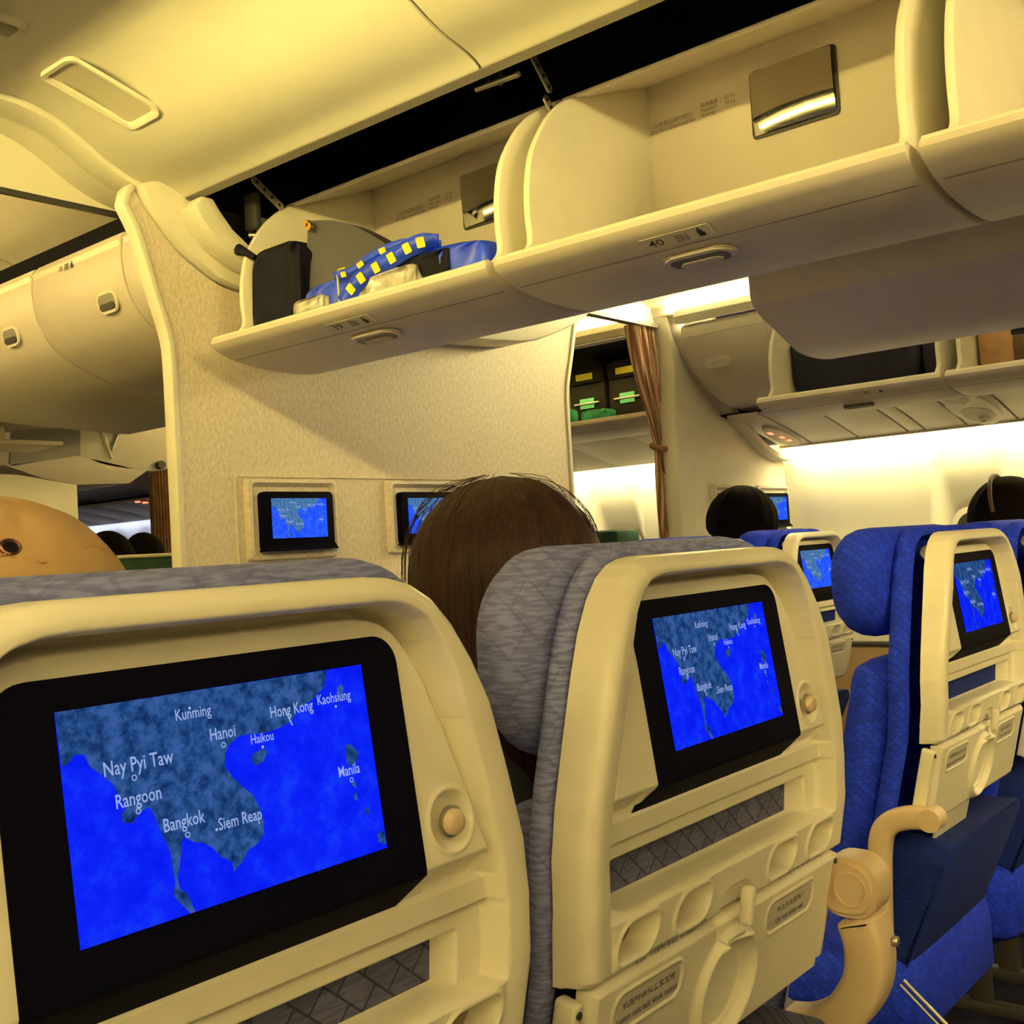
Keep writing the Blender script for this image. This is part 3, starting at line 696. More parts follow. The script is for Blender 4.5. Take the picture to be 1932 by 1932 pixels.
for s,x,y,sz,dot,ring in cities:
    u,v=muv(x,y); parts.append((text_mesh(s,sz,'LEFT',True,.74),Matrix.Translation((u,v,.0012))))
    if dot:
        b2=bmesh.new(); u,v=muv(*dot)
        if ring:
            for k in range(10):
                a0,a1=2*math.pi*k/10,2*math.pi*(k+1)/10
                b2.faces.new([b2.verts.new((u+rr*math.cos(a),v+rr*math.sin(a),.0012)) for rr,a in ((.0016,a0),(.0016,a1),(.0010,a1),(.0010,a0))])
        else: b2.faces.new([b2.verts.new((u+.0009*math.cos(2*math.pi*k/8),v+.0009*math.sin(2*math.pi*k/8),.0012)) for k in range(8)])
        t=bpy.data.meshes.new('dot'); b2.to_mesh(t); b2.free(); parts.append((t,Matrix.Identity(4)))
b2=bmesh.new(); a=muv(1263,358); b_=muv(1306,446)
b2.faces.new([b2.verts.new(p) for p in ((a[0]-.0005,a[1],.0013),(a[0]+.0005,a[1],.0013),(b_[0]+.0005,b_[1],.0013),(b_[0]-.0005,b_[1],.0013))])
t=bpy.data.meshes.new('line'); b2.to_mesh(t); b2.free(); parts.append((t,Matrix.Identity(4)))
me_ink=join('map_lettering',parts)
bm=bmesh.new(); bm.faces.new([bm.verts.new(v) for v in ((-SW/2,-SH/2,.0002),(SW/2,-SH/2,.0002),(SW/2,SH/2,.0002),(-SW/2,SH/2,.0002))]); me_sea=bpy.data.meshes.new('map_sea'); bm.to_mesh(me_sea); bm.free()
SCR={}
for key,sea,land in (('dim','sea','land'),('bright','sea2','land2')):
    a=me_sea.copy(); a.materials.append(M[sea]); b=me_land.copy(); b.materials.append(M[land]); c=me_ink.copy(); c.materials.append(M['mapink'])
    SCR[key]=(a,b,c)
def screen(parent,mx,key):
    s=link('screen',SCR[key][0],None,parent); s.matrix_local=mx; s['label']='lit moving map screen'
    for nm,me in (('map_land',SCR[key][1]),('map_lettering',SCR[key][2])):
        o=link(nm,me,None,parent); o.matrix_local=mx
        o['kind']='stuff'
    return s
# ================================================================== SEAT (local: x across, y forward, z as cabin height; rear shell faces -y)
hwz=[(-.012,.100),(-.0135,.118),(-.018,.135),(-.028,.152),(-.045,.168),(-.07,.184),(-.10,.198),(-.15,.214),(-.20,.229),(-.24,.235),(-.29,.235),(-.338,.230)]
_z=np.array([a for a,b in hwz])[::-1]; _w=np.array([b for a,b in hwz])[::-1]
def HW(z): return np.interp(z,_z,_w)
def Y0(z): return np.interp(z,[-.60,-.45,-.335,-.28,-.2,-.1,0],[.070,.035,.008,.0,-.003,-.003,.003])
outl_=[(b,a) for a,b in hwz[::-1]]; outl_=outl_+[(-x,z) for x,z in outl_[::-1]]
def shell_mesh():
    zs=np.concatenate([-.012-.02*np.linspace(0,1,22)**1.6,np.linspace(-.0328,-.338,245)]); us=np.linspace(-1,1,341)
    U,Z=np.meshgrid(us,zs); X=U*HW(Z)
    d=-poly_sdf(X,Z,outl_)      # distance inside the outline
    dd=np.where(Z<-.30,np.minimum(d,np.abs(HW(Z)-np.abs(X))),d)
    dd=np.minimum(np.abs(HW(Z)-np.abs(X))*.97+0*Z, np.where(Z>-.11,d,9))
    wr=.018+.012*ss(-.03,-.12,Z); rim_in=ss(wr-.003,wr+.003,dd)                       # 0 on the rim, 1 inside
    # inner surface by height
    hp=-.026+(.026-.005)*np.clip((-.045-Z)/(.200-.045),0,1)
    lower=np.interp(-Z,[.200,.2035,.222,.2225,.2400,.2405,.2435,.2440,.2540,.2570,.2905,.2940,.40],[-.005,-.007,-.024,-.018,-.018,-.036,-.036,-.024,-.024,-.050,-.050,-.001,.0])
    inner=np.where(Z>-.200,hp,lower)
    # pocket window only spans |x|<.172; beyond it the frame is flush with the ledge
    side=ss(.168,.178,np.abs(X)); band=((Z<-.254)&(Z>-.2935))
    inner=np.where(band,inner*(1-side)+(-.024)*side,inner)
    bar=ss(-.2905,-.2945,Z)                       # lower bar merges with rim
    rim=.003*np.cos(np.clip((dd-.012)/.018,-1,1)*math.pi/2)-.003
    rim=np.where(dd<.012,rim-(.012-np.sqrt(np.maximum(0,.012**2-(.012-dd)**2))),rim)
    rimh=rim+.004*ss(-.26,-.10,Z)
    k=rim_in*(1-bar)+0*bar
    h=rimh*(1-rim_in)+inner*rim_in
    # deep shadow groove just under the top rim
    g=ss(wr+.0005,wr+.002,dd)*(1-ss(wr+.0065,wr+.0085,dd))*ss(-.075,-.042,Z); h-=.030*g
    g2=ss(wr-.0005,wr+.0025,dd)*(1-ss(wr+.0045,wr+.0075,dd))*(1-ss(-.075,-.042,Z))*ss(-.215,-.205,Z); h-=.007*g2
    # short slot in the upper corner of the rim
    # finger recess below the panel ends
    d1=rr_sdf(np.abs(X),Z,.168,-.2115,.026,.0085,.006); h-=.006*ss(.002,-.003,d1)
    # headphone dish
    r=np.hypot(X-.160,(Z+.175)); h-=.010*(1-ss(.012,.0195,r)); h-=.0015*np.exp(-((r-.0205)/.0015)**2)*-1
    # four slots in the lower bar
    for cx,hx,sh in ((-.168,.0265,.35),(-.083,.0265,.35),(.083,.0265,.35),(.168,.0265,.35)):
        d2=rr_sdf(X,Z,cx,-.3135,hx,.0135,.0125,sh); h-=.050*ss(.0005,-.0045,d2); h+=.0022*np.exp(-((d2-.003)/.002)**2)
    # latch niche
    d3=rr_sdf(X,Z,-.004,-.335,.030,.020,.018); h-=.006*ss(.001,-.004,d3)
    edge=np.minimum(Z+.338,1); h-=.006*(1-ss(0,.006,edge))
    P=np.stack([X,Y0(Z)-h,Z],-1)
    # wrap-around skirt
    R,C,_=P.shape
    Lc=P[:,:1].copy(); Rc=P[:,-1:].copy(); Lc[...,1]=Y0(Z)[:,:1]+.034; Rc[...,1]=Y0(Z)[:,-1:]+.034; Lc[...,0]-=.004; Rc[...,0]+=.004
    P=np.concatenate([Lc,P,Rc],1)
    T=P[:1].copy(); T[...,1]=.034; Bm=P[-1:].copy(); Bm[...,1]=.034
    P=np.concatenate([T,P,Bm],0)
    return grid('back_shell',P[:,::-1][::-1],150)
def tray_mesh():
    zs=np.linspace(-.342,-.470,130); us=np.linspace(-1,1,300); U,Z=np.meshgrid(us,zs); X=U*(.221-.008*(-.342-Z)/.128)
    h=np.full(X.shape,-.002)
    d=np.minimum(.221-.008*(-.342-Z)/.128-np.abs(X),np.minimum(-.342-Z,Z+.470)); h-=.006*(1-ss(0,.007,d))
    for cx in (-.140,.118):
        d1=rr_sdf(X,Z,cx,-.372,.052,.0165,.013); h+=.0022*np.exp(-(d1/.0018)**2); h-=.0006*ss(.001,-.001,d1)
    r=np.hypot(X+.004,(Z+.412)); h+=.008*np.exp(-((r-.050)/.005)**2)*(Z>-.469); h-=.006*(1-ss(.038,.044,r)); h+=.003*np.exp(-((r-.039)/.0018)**2)
    h+=.007*ss(.032,.022,np.abs(X+.004))*ss(-.380,-.36,Z)
    d3=rr_sdf(X,Z,-.004,-.345,.030,.024,.018); h-=.008*ss(.001,-.004,d3)
    P=np.stack([X,Y0(Z)-h,Z],-1)
    Lc=P[:,:1].copy(); Rc=P[:,-1:].copy(); Lc[...,1]+=.012; Rc[...,1]+=.012; P=np.concatenate([Lc,P,Rc],1)
    T=P[:1].copy(); T[...,1]+=.012; Bm=P[-1:].copy(); Bm[...,1]+=.012; P=np.concatenate([T,P,Bm],0)
    return grid('tray_table',P[:,::-1][::-1],150)
def loft(name,rings,smooth=60,cap0=True):
    n=len(rings[0]); V=[p for r in rings for p in r]; F=[]
    for k in range(len(rings)-1):
        for i in range(n): F.append((k*n+i,k*n+(i+1)%n,(k+1)*n+(i+1)%n,(k+1)*n+i))
    if cap0: F.append(tuple(range(n-1,-1,-1)))
    F.append(tuple(range((len(rings)-1)*n,len(rings)*n)))
    bm=bmesh.new(); vv=[bm.verts.new(v) for v in V]
    for f in F: bm.faces.new([vv[i] for i in f])
    return frombm(name,bm,smooth)
def outline_off(poly,o):
    out=[];n=len(poly)
    for i in range(n):
        a=np.array(poly[i-1]);b=np.array(poly[(i+1)%n]); d=(b-a)/max(1e-9,np.linalg.norm(b-a)); out.append((poly[i][0]+d[1]*o,poly[i][1]-d[0]*o))
    return out
def back_outline(bottom):
    hp_=[(a,b) for a,b in hwz if a>bottom]; pr=[(b,a) for a,b in hp_]           # top -> bottom, right side
    pr=[tuple(p) for p in spline(pr,4)]+[(.232,(-.338+bottom)/2),(.228,bottom+.02),(.215,bottom)]
    return pr+[(-x,z) for x,z in pr[::-1]]
def pad_mesh(name,bottom,prof,yf=1.0,top=None,sc=1.0):
    o=back_outline(bottom); o=o[::-1]
    rings=[]
    for y,off_ in prof:
        q=outline_off(o,off_)
        rings.append([(x*sc,y*yf+float(Y0(z)) ,z) for x,z in q])
    return loft(name,rings,70,False)
def head_mesh(yf,y0):
    # headrest: rounded block with softly bulging front
    rings=[]
    base=rrect(-.225,.225,-.178,-.001,.075,9)
    top=[(b,a) for a,b in hwz]
    for y,s in ((0,-.022),(.006,-.008),(.016,-.001),(.030,.002),(.044,0),(.056,-.007),(.064,-.018),(.069,-.034),(.071,-.055)):
        q=outline_off(base,s) if 0 else [(x*(1+s/.225),-.086+(z+.086)*(1+s/.092)) for x,z in base]
        rings.append([(x,y0+y*yf-.0*abs(x),z) for x,z in q])
    return loft('headrest',rings,75)
me_shell=shell_mesh(); me_tray=tray_mesh()
me_shell.materials.append(M['seatplastic']); me_tray.materials.append(M['seatplastic'])
# monitor: bezel plane tilts with the panel
TILT=math.atan2(.021,.155)
def scr_mx():
    # centre of the screen on the panel
    zc=-.1225; h=-.026+.021*((-.045-zc)/.155); y=float(Y0(zc))-h
    return mat_from((0,y-.0016,zc),(1,0,0),(0,math.sin(TILT),math.cos(TILT)))
SMX=scr_mx()
def bezel_mesh():
    bm=bmesh.new(); p=[]
    zt,zb=.073,-.0785
    for x,y in rrect(-.131,.131,zb-.04,zt,.019,7):
        p.append((x,max(y,zb)))
    # keep unique bottom corners
    q=[]; 
    for v in p:
        if not q or (abs(v[0]-q[-1][0])+abs(v[1]-q[-1][1]))>1e-6: q.append(v)
    q=[v for v in q if not (v[1]<=zb+1e-9 and abs(v[0])<.1309)]
    n=len(q)
    a=[bm.verts.new((x,y,-.0004)) for x,y in q]; b=[bm.verts.new((x,y,-.006)) for x,y in q]
    bm.faces.new(a); 
    for i in range(n): bm.faces.new((a[i],b[i],b[(i+1)%n],a[(i+1)%n]))
    me=frombm('monitor',bm,40); me.transform(SMX)
    # chin that slopes back under the screen
    V=[(-.131,-.006,-.1995),(.131,-.006,-.1995),(.122,.020,-.2225),(-.150,.020,-.2225),(-.131,.01,-.1995),(.131,.01,-.1995)]
    y0=float(Y0(-.2))
    V=[(-.131,y0+.0040,-.1990),(.131,y0+.0040,-.1990),(.131,y0+.0042,-.2030),(-.131,y0+.0042,-.2030),(.119,y0+.0230,-.2228),(-.147,y0+.0230,-.2228),(-.131,y0+.02,-.1990),(.131,y0+.02,-.1990)]
    F=[(3,2,1,0),(5,4,2,3),(0,1,7,6),(3,0,6,5),(1,2,4,7)]
    me2=mk('chin',V,F,0)
    return join('monitor',[(me,Matrix.Identity(4)),(me2,Matrix.Identity(4))])
me_bez=bezel_mesh(); me_bez.materials.append(M['bezel'])
def disc(r,depth,seg=24,dome=0):
    V=[];F=[]
    prof=[(r,0),(r,depth*.8),(r*.85,depth),(r*.4,depth+dome)]
    for rr,y in prof:
        for k in range(seg): V.append((rr*math.cos(2*math.pi*k/seg),-y,rr*math.sin(2*math.pi*k/seg)))
    for i in range(len(prof)-1):
        for k in range(seg): F.append((i*seg+k,i*seg+(k+1)%seg,(i+1)*seg+(k+1)%seg,(i+1)*seg+k))
    F.append(tuple(range((len(prof)-1)*seg,len(prof)*seg)))
    return mk('disc',V,F,50)
me_peg=join('jack_peg',[(disc(.0085,.0095,20,.0008),Matrix.Identity(4))]); me_peg.materials.append(M['armtan']); me_peg.transform(Matrix.Translation((.158,float(Y0(-.175))+.010,-.1755)))
for p in me_peg.polygons: p.use_smooth=True
me_ring=join('jack_ring',[(disc(.0105,.003,20),Matrix.Translation((.1585,float(Y0(-.175))+.0085,-.1755)))]); me_ring.materials.append(M['metal'])
def pocket_mesh():
    return mk('p',[(-.178,.046,-.300),(.178,.046,-.300),(.178,.042,-.250),(-.178,.042,-.250)],[(0,1,2,3)],0)
me_pocket=pocket_mesh()
bm=bmesh.new(); bm_box(bm,(-.004,-.004,-.334),(.013,.013,.036),.005,3); 
for v in bm.verts:
    if v.co.z<-.335: v.co.x=-.004+(v.co.x+.004)*(.65); v.co.y+=.004
me_latch=frombm('tray_latch',bm,50); me_latch.materials.append(M['seatplastic'])
bm=bmesh.new()
for s in (-1,1):
    for dx_,w in ((.2325,.015),):
        bm_box(bm,(s*dx_,float(Y0(-.45))+.018,-.452),(w,.022,.21),.004,2)
bm.free()
def tarm(s):
    q=[(float(Y0(z))+.018,z) for z in np.linspace(-.346,-.462,8)]
    o=ribbon('tray_arm',q,(s*.2255,s*.2385,.010),'x',None,None,bev=.003,local=True); m_=o.data; bpy.data.objects.remove(o); m_.materials.clear(); m_.materials.append(M['seatplastic']); return m_
ME_ARMS=[tarm(-1),tarm(1)]
me_stud=disc(.0032,.002,10,0); me_stud.materials.append(M['dark'])
ml=Matrix.Rotation(math.radians(90),4,'X')
def seattext():
    t=[]
    def add(s,x,z,size,y,al='CENTER',rot=0): t.append((text_mesh(s,size,al),Matrix.Translation((x,y,z))@ml))
    yb=float(Y0(-.36))+.0012
    add('就座時請扣上安全帶',-.140,-.3690,.0088,float(Y0(-.369))+.0008); add('Fasten seat belt while seated',-.140,-.3810,.0078,float(Y0(-.381))+.0008)
    add('救生衣在座椅下',.118,-.3690,.0088,float(Y0(-.369))+.0008); add('Life vest under seat',.118,-.3810,.0078,float(Y0(-.381))+.0008)
    yl=float(Y0(-.332))-.0012
    add('緊急時 · 切勿使用行動電話 · 請勿放置任何物件',-.118,-.3335,.0054,yl); add('For stowage for taxi, take-off and landing',.122,-.3330,.0056,yl)
    return join('lettering',t)
me_txt=seattext(); me_txt.materials.append(M['ink'])
ME_PLAC=[]
for cx in (-.140,.118):
    bm=bmesh.new(); p=rrect(cx-.048,cx+.048,-.3855,-.3585,.011,4); bm.faces.new([bm.verts.new((x,float(Y0(z))+.0018,z)) for x,z in p])
    ME_PLAC.append(frombm('p',bm,0)); ME_PLAC[-1].materials.append(M['placard'])
def armrest_aisle(s):
    # fixed aisle arm: pivot cap with round cover and C-shaped drop
    pth=[tuple(p) for p in spline([(.006,-.418),(-.002,-.45),(.004,-.49),(.030,-.528),(.066,-.552),(.105,-.560)],6)]
    return pth
def copyname(o,parent):
    c=o.copy(); COL.objects.link(c); c.parent=parent; return c
PADG=None
def build_seat(kind,arm=0,bent=0,key='dim',lower=True):
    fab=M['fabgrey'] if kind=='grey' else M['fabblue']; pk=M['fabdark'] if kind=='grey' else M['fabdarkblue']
    yf=1.0 if kind=='grey' else 1.45
    t=bpy.data.objects.new('passenger_seat',None); COL.objects.link(t); t.empty_display_size=.05
    link('back_shell',me_shell,None,t)
    mo=link('monitor',me_bez,None,t); screen(mo,SMX,key)
    jk=link('headphone_jack',me_ring,None,t); link('jack_peg',me_peg,None,jk)
    link('tray_table',me_tray,None,t); link('tray_latch',me_latch,None,t)
    for s_,a in zip((-1,1),ME_ARMS):
        ta=link('tray_arm',a,None,t); link('arm_stud',me_stud,None,ta).location=(s_*.232,float(Y0(-.355))+.008,-.356)
    for mp_ in ME_PLAC: link('placard',mp_,None,t)
    link('lettering',me_txt,None,t)['kind']='stuff'
    k='_'+kind
    def cached(nm,fn,mat):
        me=bpy.data.meshes.get(nm+k)
        if me is None:
            me=fn(); me.name=nm+k; me.materials.append(mat)
        return link(nm,me,None,t)
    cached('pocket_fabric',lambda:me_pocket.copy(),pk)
    cached('slot_shadow',lambda:mk('s',[(-.205,.030,-.330),(.205,.030,-.330),(.205,.030,-.298),(-.205,.030,-.298)],[(0,1,2,3)],0),M['slotshadow'])  # dark strip set inside the slots so they look deep and shaded
    cached('backrest',lambda:pad_mesh('backrest',-.62,[(.037,-.004),(.038,.004),(.041,.008),(.047,.010),(.053,.008),(.059,.001),(.061,-.010)],yf),fab)
    cached('headrest',lambda:head_mesh(yf,.060*yf),fab)
    cached('lumbar_cushion',lambda:loft('l',[[(x*(1+s/.22),.056*yf+y+float(Y0(z))*1.0,-.415+(z+.415)*(1+s/.2)) for x,z in rrect(-.228,.228,-.63,-.215,.045,6)] for y,s in ((0,-.01),(.01,.0),(.05,.002),(.075,-.01),(.088,-.04))],70),fab)
    cached('seat_cushion',lambda:loft('c',[[(x*(1+s/.23),.34+(y_)*(1+s/.25),zz) for x,y_ in rrect(-.232,.232,-.25,.25,.05,5)] for zz,s in ((-.84,-.02),(-.82,0),(-.74,.0),(-.70,-.005),(-.68,-.04))],70),fab)
    def legs():
        bm=bmesh.new()
        bm_box(bm,(0,.30,-1.0),(.03,.05,.33),.006); bm_box(bm,(0,.30,-1.135),(.035,.44,.03),.008)
        return frombm('legs',bm)
    for sx in (-.17,.17): cached('leg',legs,M['dark']).location.x=sx
    def lit():
        rings=[]
        rings.append([(x,.150,z) for x,z in rrect(-.200,.200,-.86,-.505,.03,5)])
        for y,s in ((.0,0),(.004,-.002),(.006,-.01)):
            rings.append([(x*(1+s/.2),.028-y+ .14*ss(-.50,-.86,np.array(z)),z) for x,z in rrect(-.200,.200,-.86,-.505,.03,5)])
        return loft('lp',rings,60)
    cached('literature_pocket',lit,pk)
    if arm:
        pth=armrest_aisle(1); x0,x1=(.232,.280) if arm>0 else (-.280,-.232)
        ar=ribbon('armrest',pth,(x0,x1,[.022]*len(pth)),'x',M['armtan'],t,bev=.007,local=True)
        capo=[(y,z) for y,z in rrect(-.024,.044,-.416,-.352,.028,7)]
        V,F=extr([(.0+y*1.0,z) for y,z in capo],x0-.004,x1,'x'); bm=bmesh.new(); vv=[bm.verts.new(v) for v in V]
        for f in F: bm.faces.new([vv[i] for i in f])
        bmesh.ops.recalc_face_normals(bm,faces=bm.faces[:])
        bmesh.ops.bevel(bm,geom=[e for e in bm.edges if e.calc_face_angle(0)>1],offset=.006,segments=2,affect='EDGES')
        link('pivot_cap',frombm('pivot_cap',bm,45),M['armtan'],ar)
        bm=bmesh.new(); bmesh.ops.create_circle(bm,segments=24,radius=.019); 
        r_=[]
        V=[];F=[];n=24
        for rr,dx_ in ((.0190,0),(.0185,.0012),(.0165,.0012),(.0160,0)):
            for q in range(n): V.append(((x0-.004) - dx_ if arm>0 else x1+.004+dx_, .004+rr*math.cos(2*math.pi*q/n), -.384+rr*math.sin(2*math.pi*q/n)))
        for i in range(3):
            for q in range(n): F.append((i*n+q,i*n+(q+1)%n,(i+1)*n+(q+1)%n,(i+1)*n+q))
        bm.free(); link('pivot_ring',mk('pivot_ring',V,F,60),M['armtan'],ar)
        link('arm_stud',disc(.0055,.005,12,.001),M['metal'],ar).location=((x0+x1)/2+.010,-.025,-.444)
        tube('arm_pivot',[(x0-.03,.112,-.556),(x1-.01,.112,-.556)],.024,M['metal'],ar,14,local=True)
    if bent:
        pth=[tuple(p) for p in spline([(.022,-.448),(.060,-.450),(.092,-.463),(.108,-.492),(.114,-.56),(.118,-.64)],5)]
        x0,x1=(-.262,-.236) if bent<0 else (.236,.262)
        ar=ribbon('armrest',pth,(x0,x1,.0175),'x',M['armtan'],t,bev=.006,local=True)
        tube('arm_pivot',[(x0-.001,.026,-.449),(x1+.006,.026,-.449)],.0178,M['armtan'],ar,14,local=True)
    return t
def seat(kind,x,y,z,label,group,**k):
    t=build_seat(kind,**k); t.location=(x,y,z); tag(t,label,'seat',group); return t
SG='seats in rows'
S1=seat('grey',.367,.504,0,'nearest seat at lower left, large blue map screen','grey fabric seats',key='dim')
S2=seat('grey',.900,.503,0,'grey aisle seat with curved arm, second map screen','grey fabric seats',arm=1,key='dim')
R1=seat('blue',1.945,.597,0,'blue aisle seat across the aisle, screen facing right','blue fabric seats',bent=-1,key='dim')
R2=seat('blue',2.515,.597,.0,'blue seat cut off by the right picture edge','blue fabric seats',key='dim')
R3=seat('blue',3.075,.597,.0,'blue seat of the passenger with the hairband, right edge','blue fabric seats',key='dim')
A1=seat('blue',1.955,1.415,0,'blue front row seat hidden behind the second grey seat','blue front row seats',key='bright')
A2=seat('blue',2.515,1.415,.005,'blue front row seat whose top peeps over the grey seat','blue front row seats',key='bright')
A3=seat('blue',3.105,1.415,.012,'blue front row seat at the far end, small bright screen','blue front row seats',key='bright')
# magazine in the blue seat's pocket
mg=box('magazine',(0,0,0),(.15,.006,.20),M['placard'],None,bev=.001); mg.location=(1.87,.672,-.560); mg.rotation_euler=(.25,0,0); tag(mg,'pale magazine sticking out of the blue seat pocket','magazine')
# ================================================================== BULKHEAD MONITORS
def bulk_monitor(x,z,label,yb=2.53):
    t=root('wall_monitor',label,'monitor',(x,yb,z),'bulkhead monitors')
    o=rrect(x-.168,x+.158,z-.118,z+.116,.012,3)
    i=[(a,b) for a,b in rrect(x-.142,x+.134,z-.098,z+.090,.008,3)]
    n=len(o); V=[(a,yb-.001,b) for a,b in o]+[(a,yb-.022,b) for a,b in scale2(o,.004)]+[(a,yb-.024,b) for a,b in scale2(o,.014)]+[(a,yb-.010,b) for a,b in i]
    F=[(k*n+q,k*n+(q+1)%n,(k+1)*n+(q+1)%n,(k+1)*n+q) for k in range(3) for q in range(n)]+[tuple(range(3*n,4*n))]
    bm=bmesh.new(); vv=[bm.verts.new(v) for v in V]
    for f in F: bm.faces.new([vv[k] for k in f])
    link('frame',shift(frombm('frame',bm,35),t),M['covering'],t)
    mo=prism('bezel',rrect(x-.128,x+.128,z-.090,z+.076,.014,4),yb-.034,yb-.008,M['bezel'],t,bev=.003)
    prism('chin',[(yb-.034,z-.075),(yb-.050,z-.092),(yb-.008,z-.092)],x-.130,x+.128,M['bezel'],mo,axis='x')
    screen(mo,Matrix.Translation((0,-.0352,0))@mat_from((0,0,0),(1,0,0),(0,0,1)),'bright')
    return t
bulk_monitor(2.030,.125,'left map screen on the beige partition')
bulk_monitor(2.565,.125,'right map screen on the beige partition, half hidden by hair')
bulk_monitor(4.60,.125,'far partition screen nearer the curtain, half hidden by a head')
bulk_monitor(5.02,.125,'far partition screen next to the sidewall')
prism('backing_ridge',[(1.835,.003),(1.835,.25),(3.2,.25),(3.2,.244),(1.841,.244),(1.841,.003)],2.524,2.531,M['covering'],bk)
# ================================================================== PEOPLE
def skin_mesh(nodes,edges,sub=1):
    me=bpy.data.meshes.new('sk'); me.from_pydata([n[0] for n in nodes],edges,[]); o=bpy.data.objects.new('sk',me); COL.objects.link(o)
    md=o.modifiers.new('s','SKIN'); md.use_smooth_shade=True
    for i,n in enumerate(nodes):
        r=n[1]; me.skin_vertices[0].data[i].radius=(r,r) if not hasattr(r,'__len__') else r
    me.skin_vertices[0].data[0].use_root=True
    s=o.modifiers.new('u','SUBSURF'); s.levels=sub; s.render_levels=sub
    dg=bpy.context.evaluated_depsgraph_get(); r=bpy.data.meshes.new_from_object(o.evaluated_get(dg)); bpy.data.objects.remove(o); r.materials.clear(); return r
def head_shape(c,s=1.0):
    # skull with jaw, brow, nose, lips and ears; faces +y
    u,v=40,30; P=np.zeros((v+1,u+1,3))
    for j in range(v+1):
        th=math.pi*j/v
        for i in range(u+1):
            ph=2*math.pi*i/u; x=math.sin(th)*math.cos(ph); y=math.sin(th)*math.sin(ph); z=math.cos(th)
            X=x*.074; Y=y*.093; Z=z*.112
            if z<0: X*=1-.25*(-z)**1.5; Y=Y*(1-.18*(-z)) + (.012*(-z) if y>0 else -.0)
            if y>0:
                Y+=.022*math.exp(-(x/.16)**2-((z+.18)/.16)**2)            # nose
                Y+=.006*math.exp(-(x/.3)**2-((z+.52)/.07)**2)             # lips
                Y-=.010*(math.exp(-((x-.38)/.16)**2-((z-.02)/.10)**2)+math.exp(-((x+.38)/.16)**2-((z-.02)/.10)**2))
                Y+=.006*math.exp(-(x/.5)**2-((z-.16)/.08)**2)
            e=math.exp(-((y+.05)/.16)**2-((z+.05)/.22)**2)
            if abs(x)>.8: X+=math.copysign(.014*e,x)
            P[j,i]=(c[0]+X*s,c[1]+Y*s,c[2]+Z*s)
    return grid('head',P)
def body_mesh(hc,shirt=True):
    hx,hy,hz=hc; pel=(hx*.3,.30,-.60); nd=[]; ed=[]
    def a(p,r,par=None):
        nd.append((p,r)); 
        if par is not None: ed.append((par,len(nd)-1))
        return len(nd)-1
    p=a(pel,(.15,.11)); w=a((hx*.5,.27,-.46),(.135,.10),p); c=a((hx*.8,.255,-.32),(.15,.10),w); sh=a((hx,.26,-.23),(.10,.075),c); n=a((hx,hy-.015,hz-.13),(.052,.055),sh); n2=a((hx,hy-.005,hz-.06),(.055,.058),n)
    for s in (-1,1):
        s1=a((hx+s*.165,.26,-.245),.058,sh); e=a((hx+s*.195,.31,-.46),.045,s1); wr=a((hx+s*.10,.53,-.50),.030,e); pm=a((hx+s*.07,.60,-.505),(.034,.018),wr)
        for k,(dx,ln) in enumerate(((-.028,.060),(-.010,.072),(.010,.076),(.028,.068))):
            f1=a((hx+s*.07+dx,.655,-.505),.0095,pm); f2=a((hx+s*.07+dx,.655+ln*.5,-.515),.0088,f1); a((hx+s*.07+dx,.655+ln*.7,-.54),.0080,f2)
        t1=a((hx+s*.03,.60,-.495),.0105,pm); a((hx+s*.02,.635,-.505),.0095,t1)
        h=a((hx*.3+s*.09,.36,-.60),.085,p); k_=a((hx*.3+s*.10,.72,-.60),.060,h); an=a((hx*.3+s*.10,.74,-1.05),.040,k_); a((hx*.3+s*.10,.86,-1.11),.036,an)
    return skin_mesh(nd,ed,1)
def blob_hair(c,rx,ry,rz,seed,cut=-.35,rough=.004,top_bump=0):
    rs=np.random.RandomState(seed); u,v=72,44; P=np.zeros((v+1,u+1,3)); ph0=rs.rand(8)*6.28; k=rs.randint(5,23,8)
    for j in range(v+1):
        th=math.pi*(.5-math.asin(cut)/math.pi)*j/v
        for i in range(u+1):
            ph=2*math.pi*i/u; b=sum(math.sin(k[q]*ph+ph0[q]+3*th) for q in range(8))/8*rough*math.sin(th)**.5
            s=math.sin(th); z=math.cos(th)
            front = math.sin(ph)
            lift = .0
            P[j,i]=(c[0]+(rx+b)*s*math.cos(ph),c[1]+(ry+b)*s*front,c[2]+(rz+b*.6)*z+(.055*max(0,front)**2 if j==v else .055*max(0,front)**2*max(0,-z)))
    return grid('hair',P)
def person(seatpos,hc,label,hair_me,hair_mat,shirt,s=1.0,skin='skin'):
    b=body_mesh(hc); h=head_shape(hc,s)
    me=join('person',[(b,Matrix.Identity(4)),(h,Matrix.Identity(4))])
    me.materials.append(M[skin]); me.materials.append(M[shirt])
    for f in me.polygons:
        f.use_smooth=True; z=f.center.z
        f.material_index = 1 if (z<hc[2]-.125 and not (f.center.y>.57 and -.56<z<-.44)) else 0
    o=link('person',me); o.location=seatpos; tag(o,label,'person')
    if hair_me: link('hair',hair_me,M[hair_mat],o)
    return o
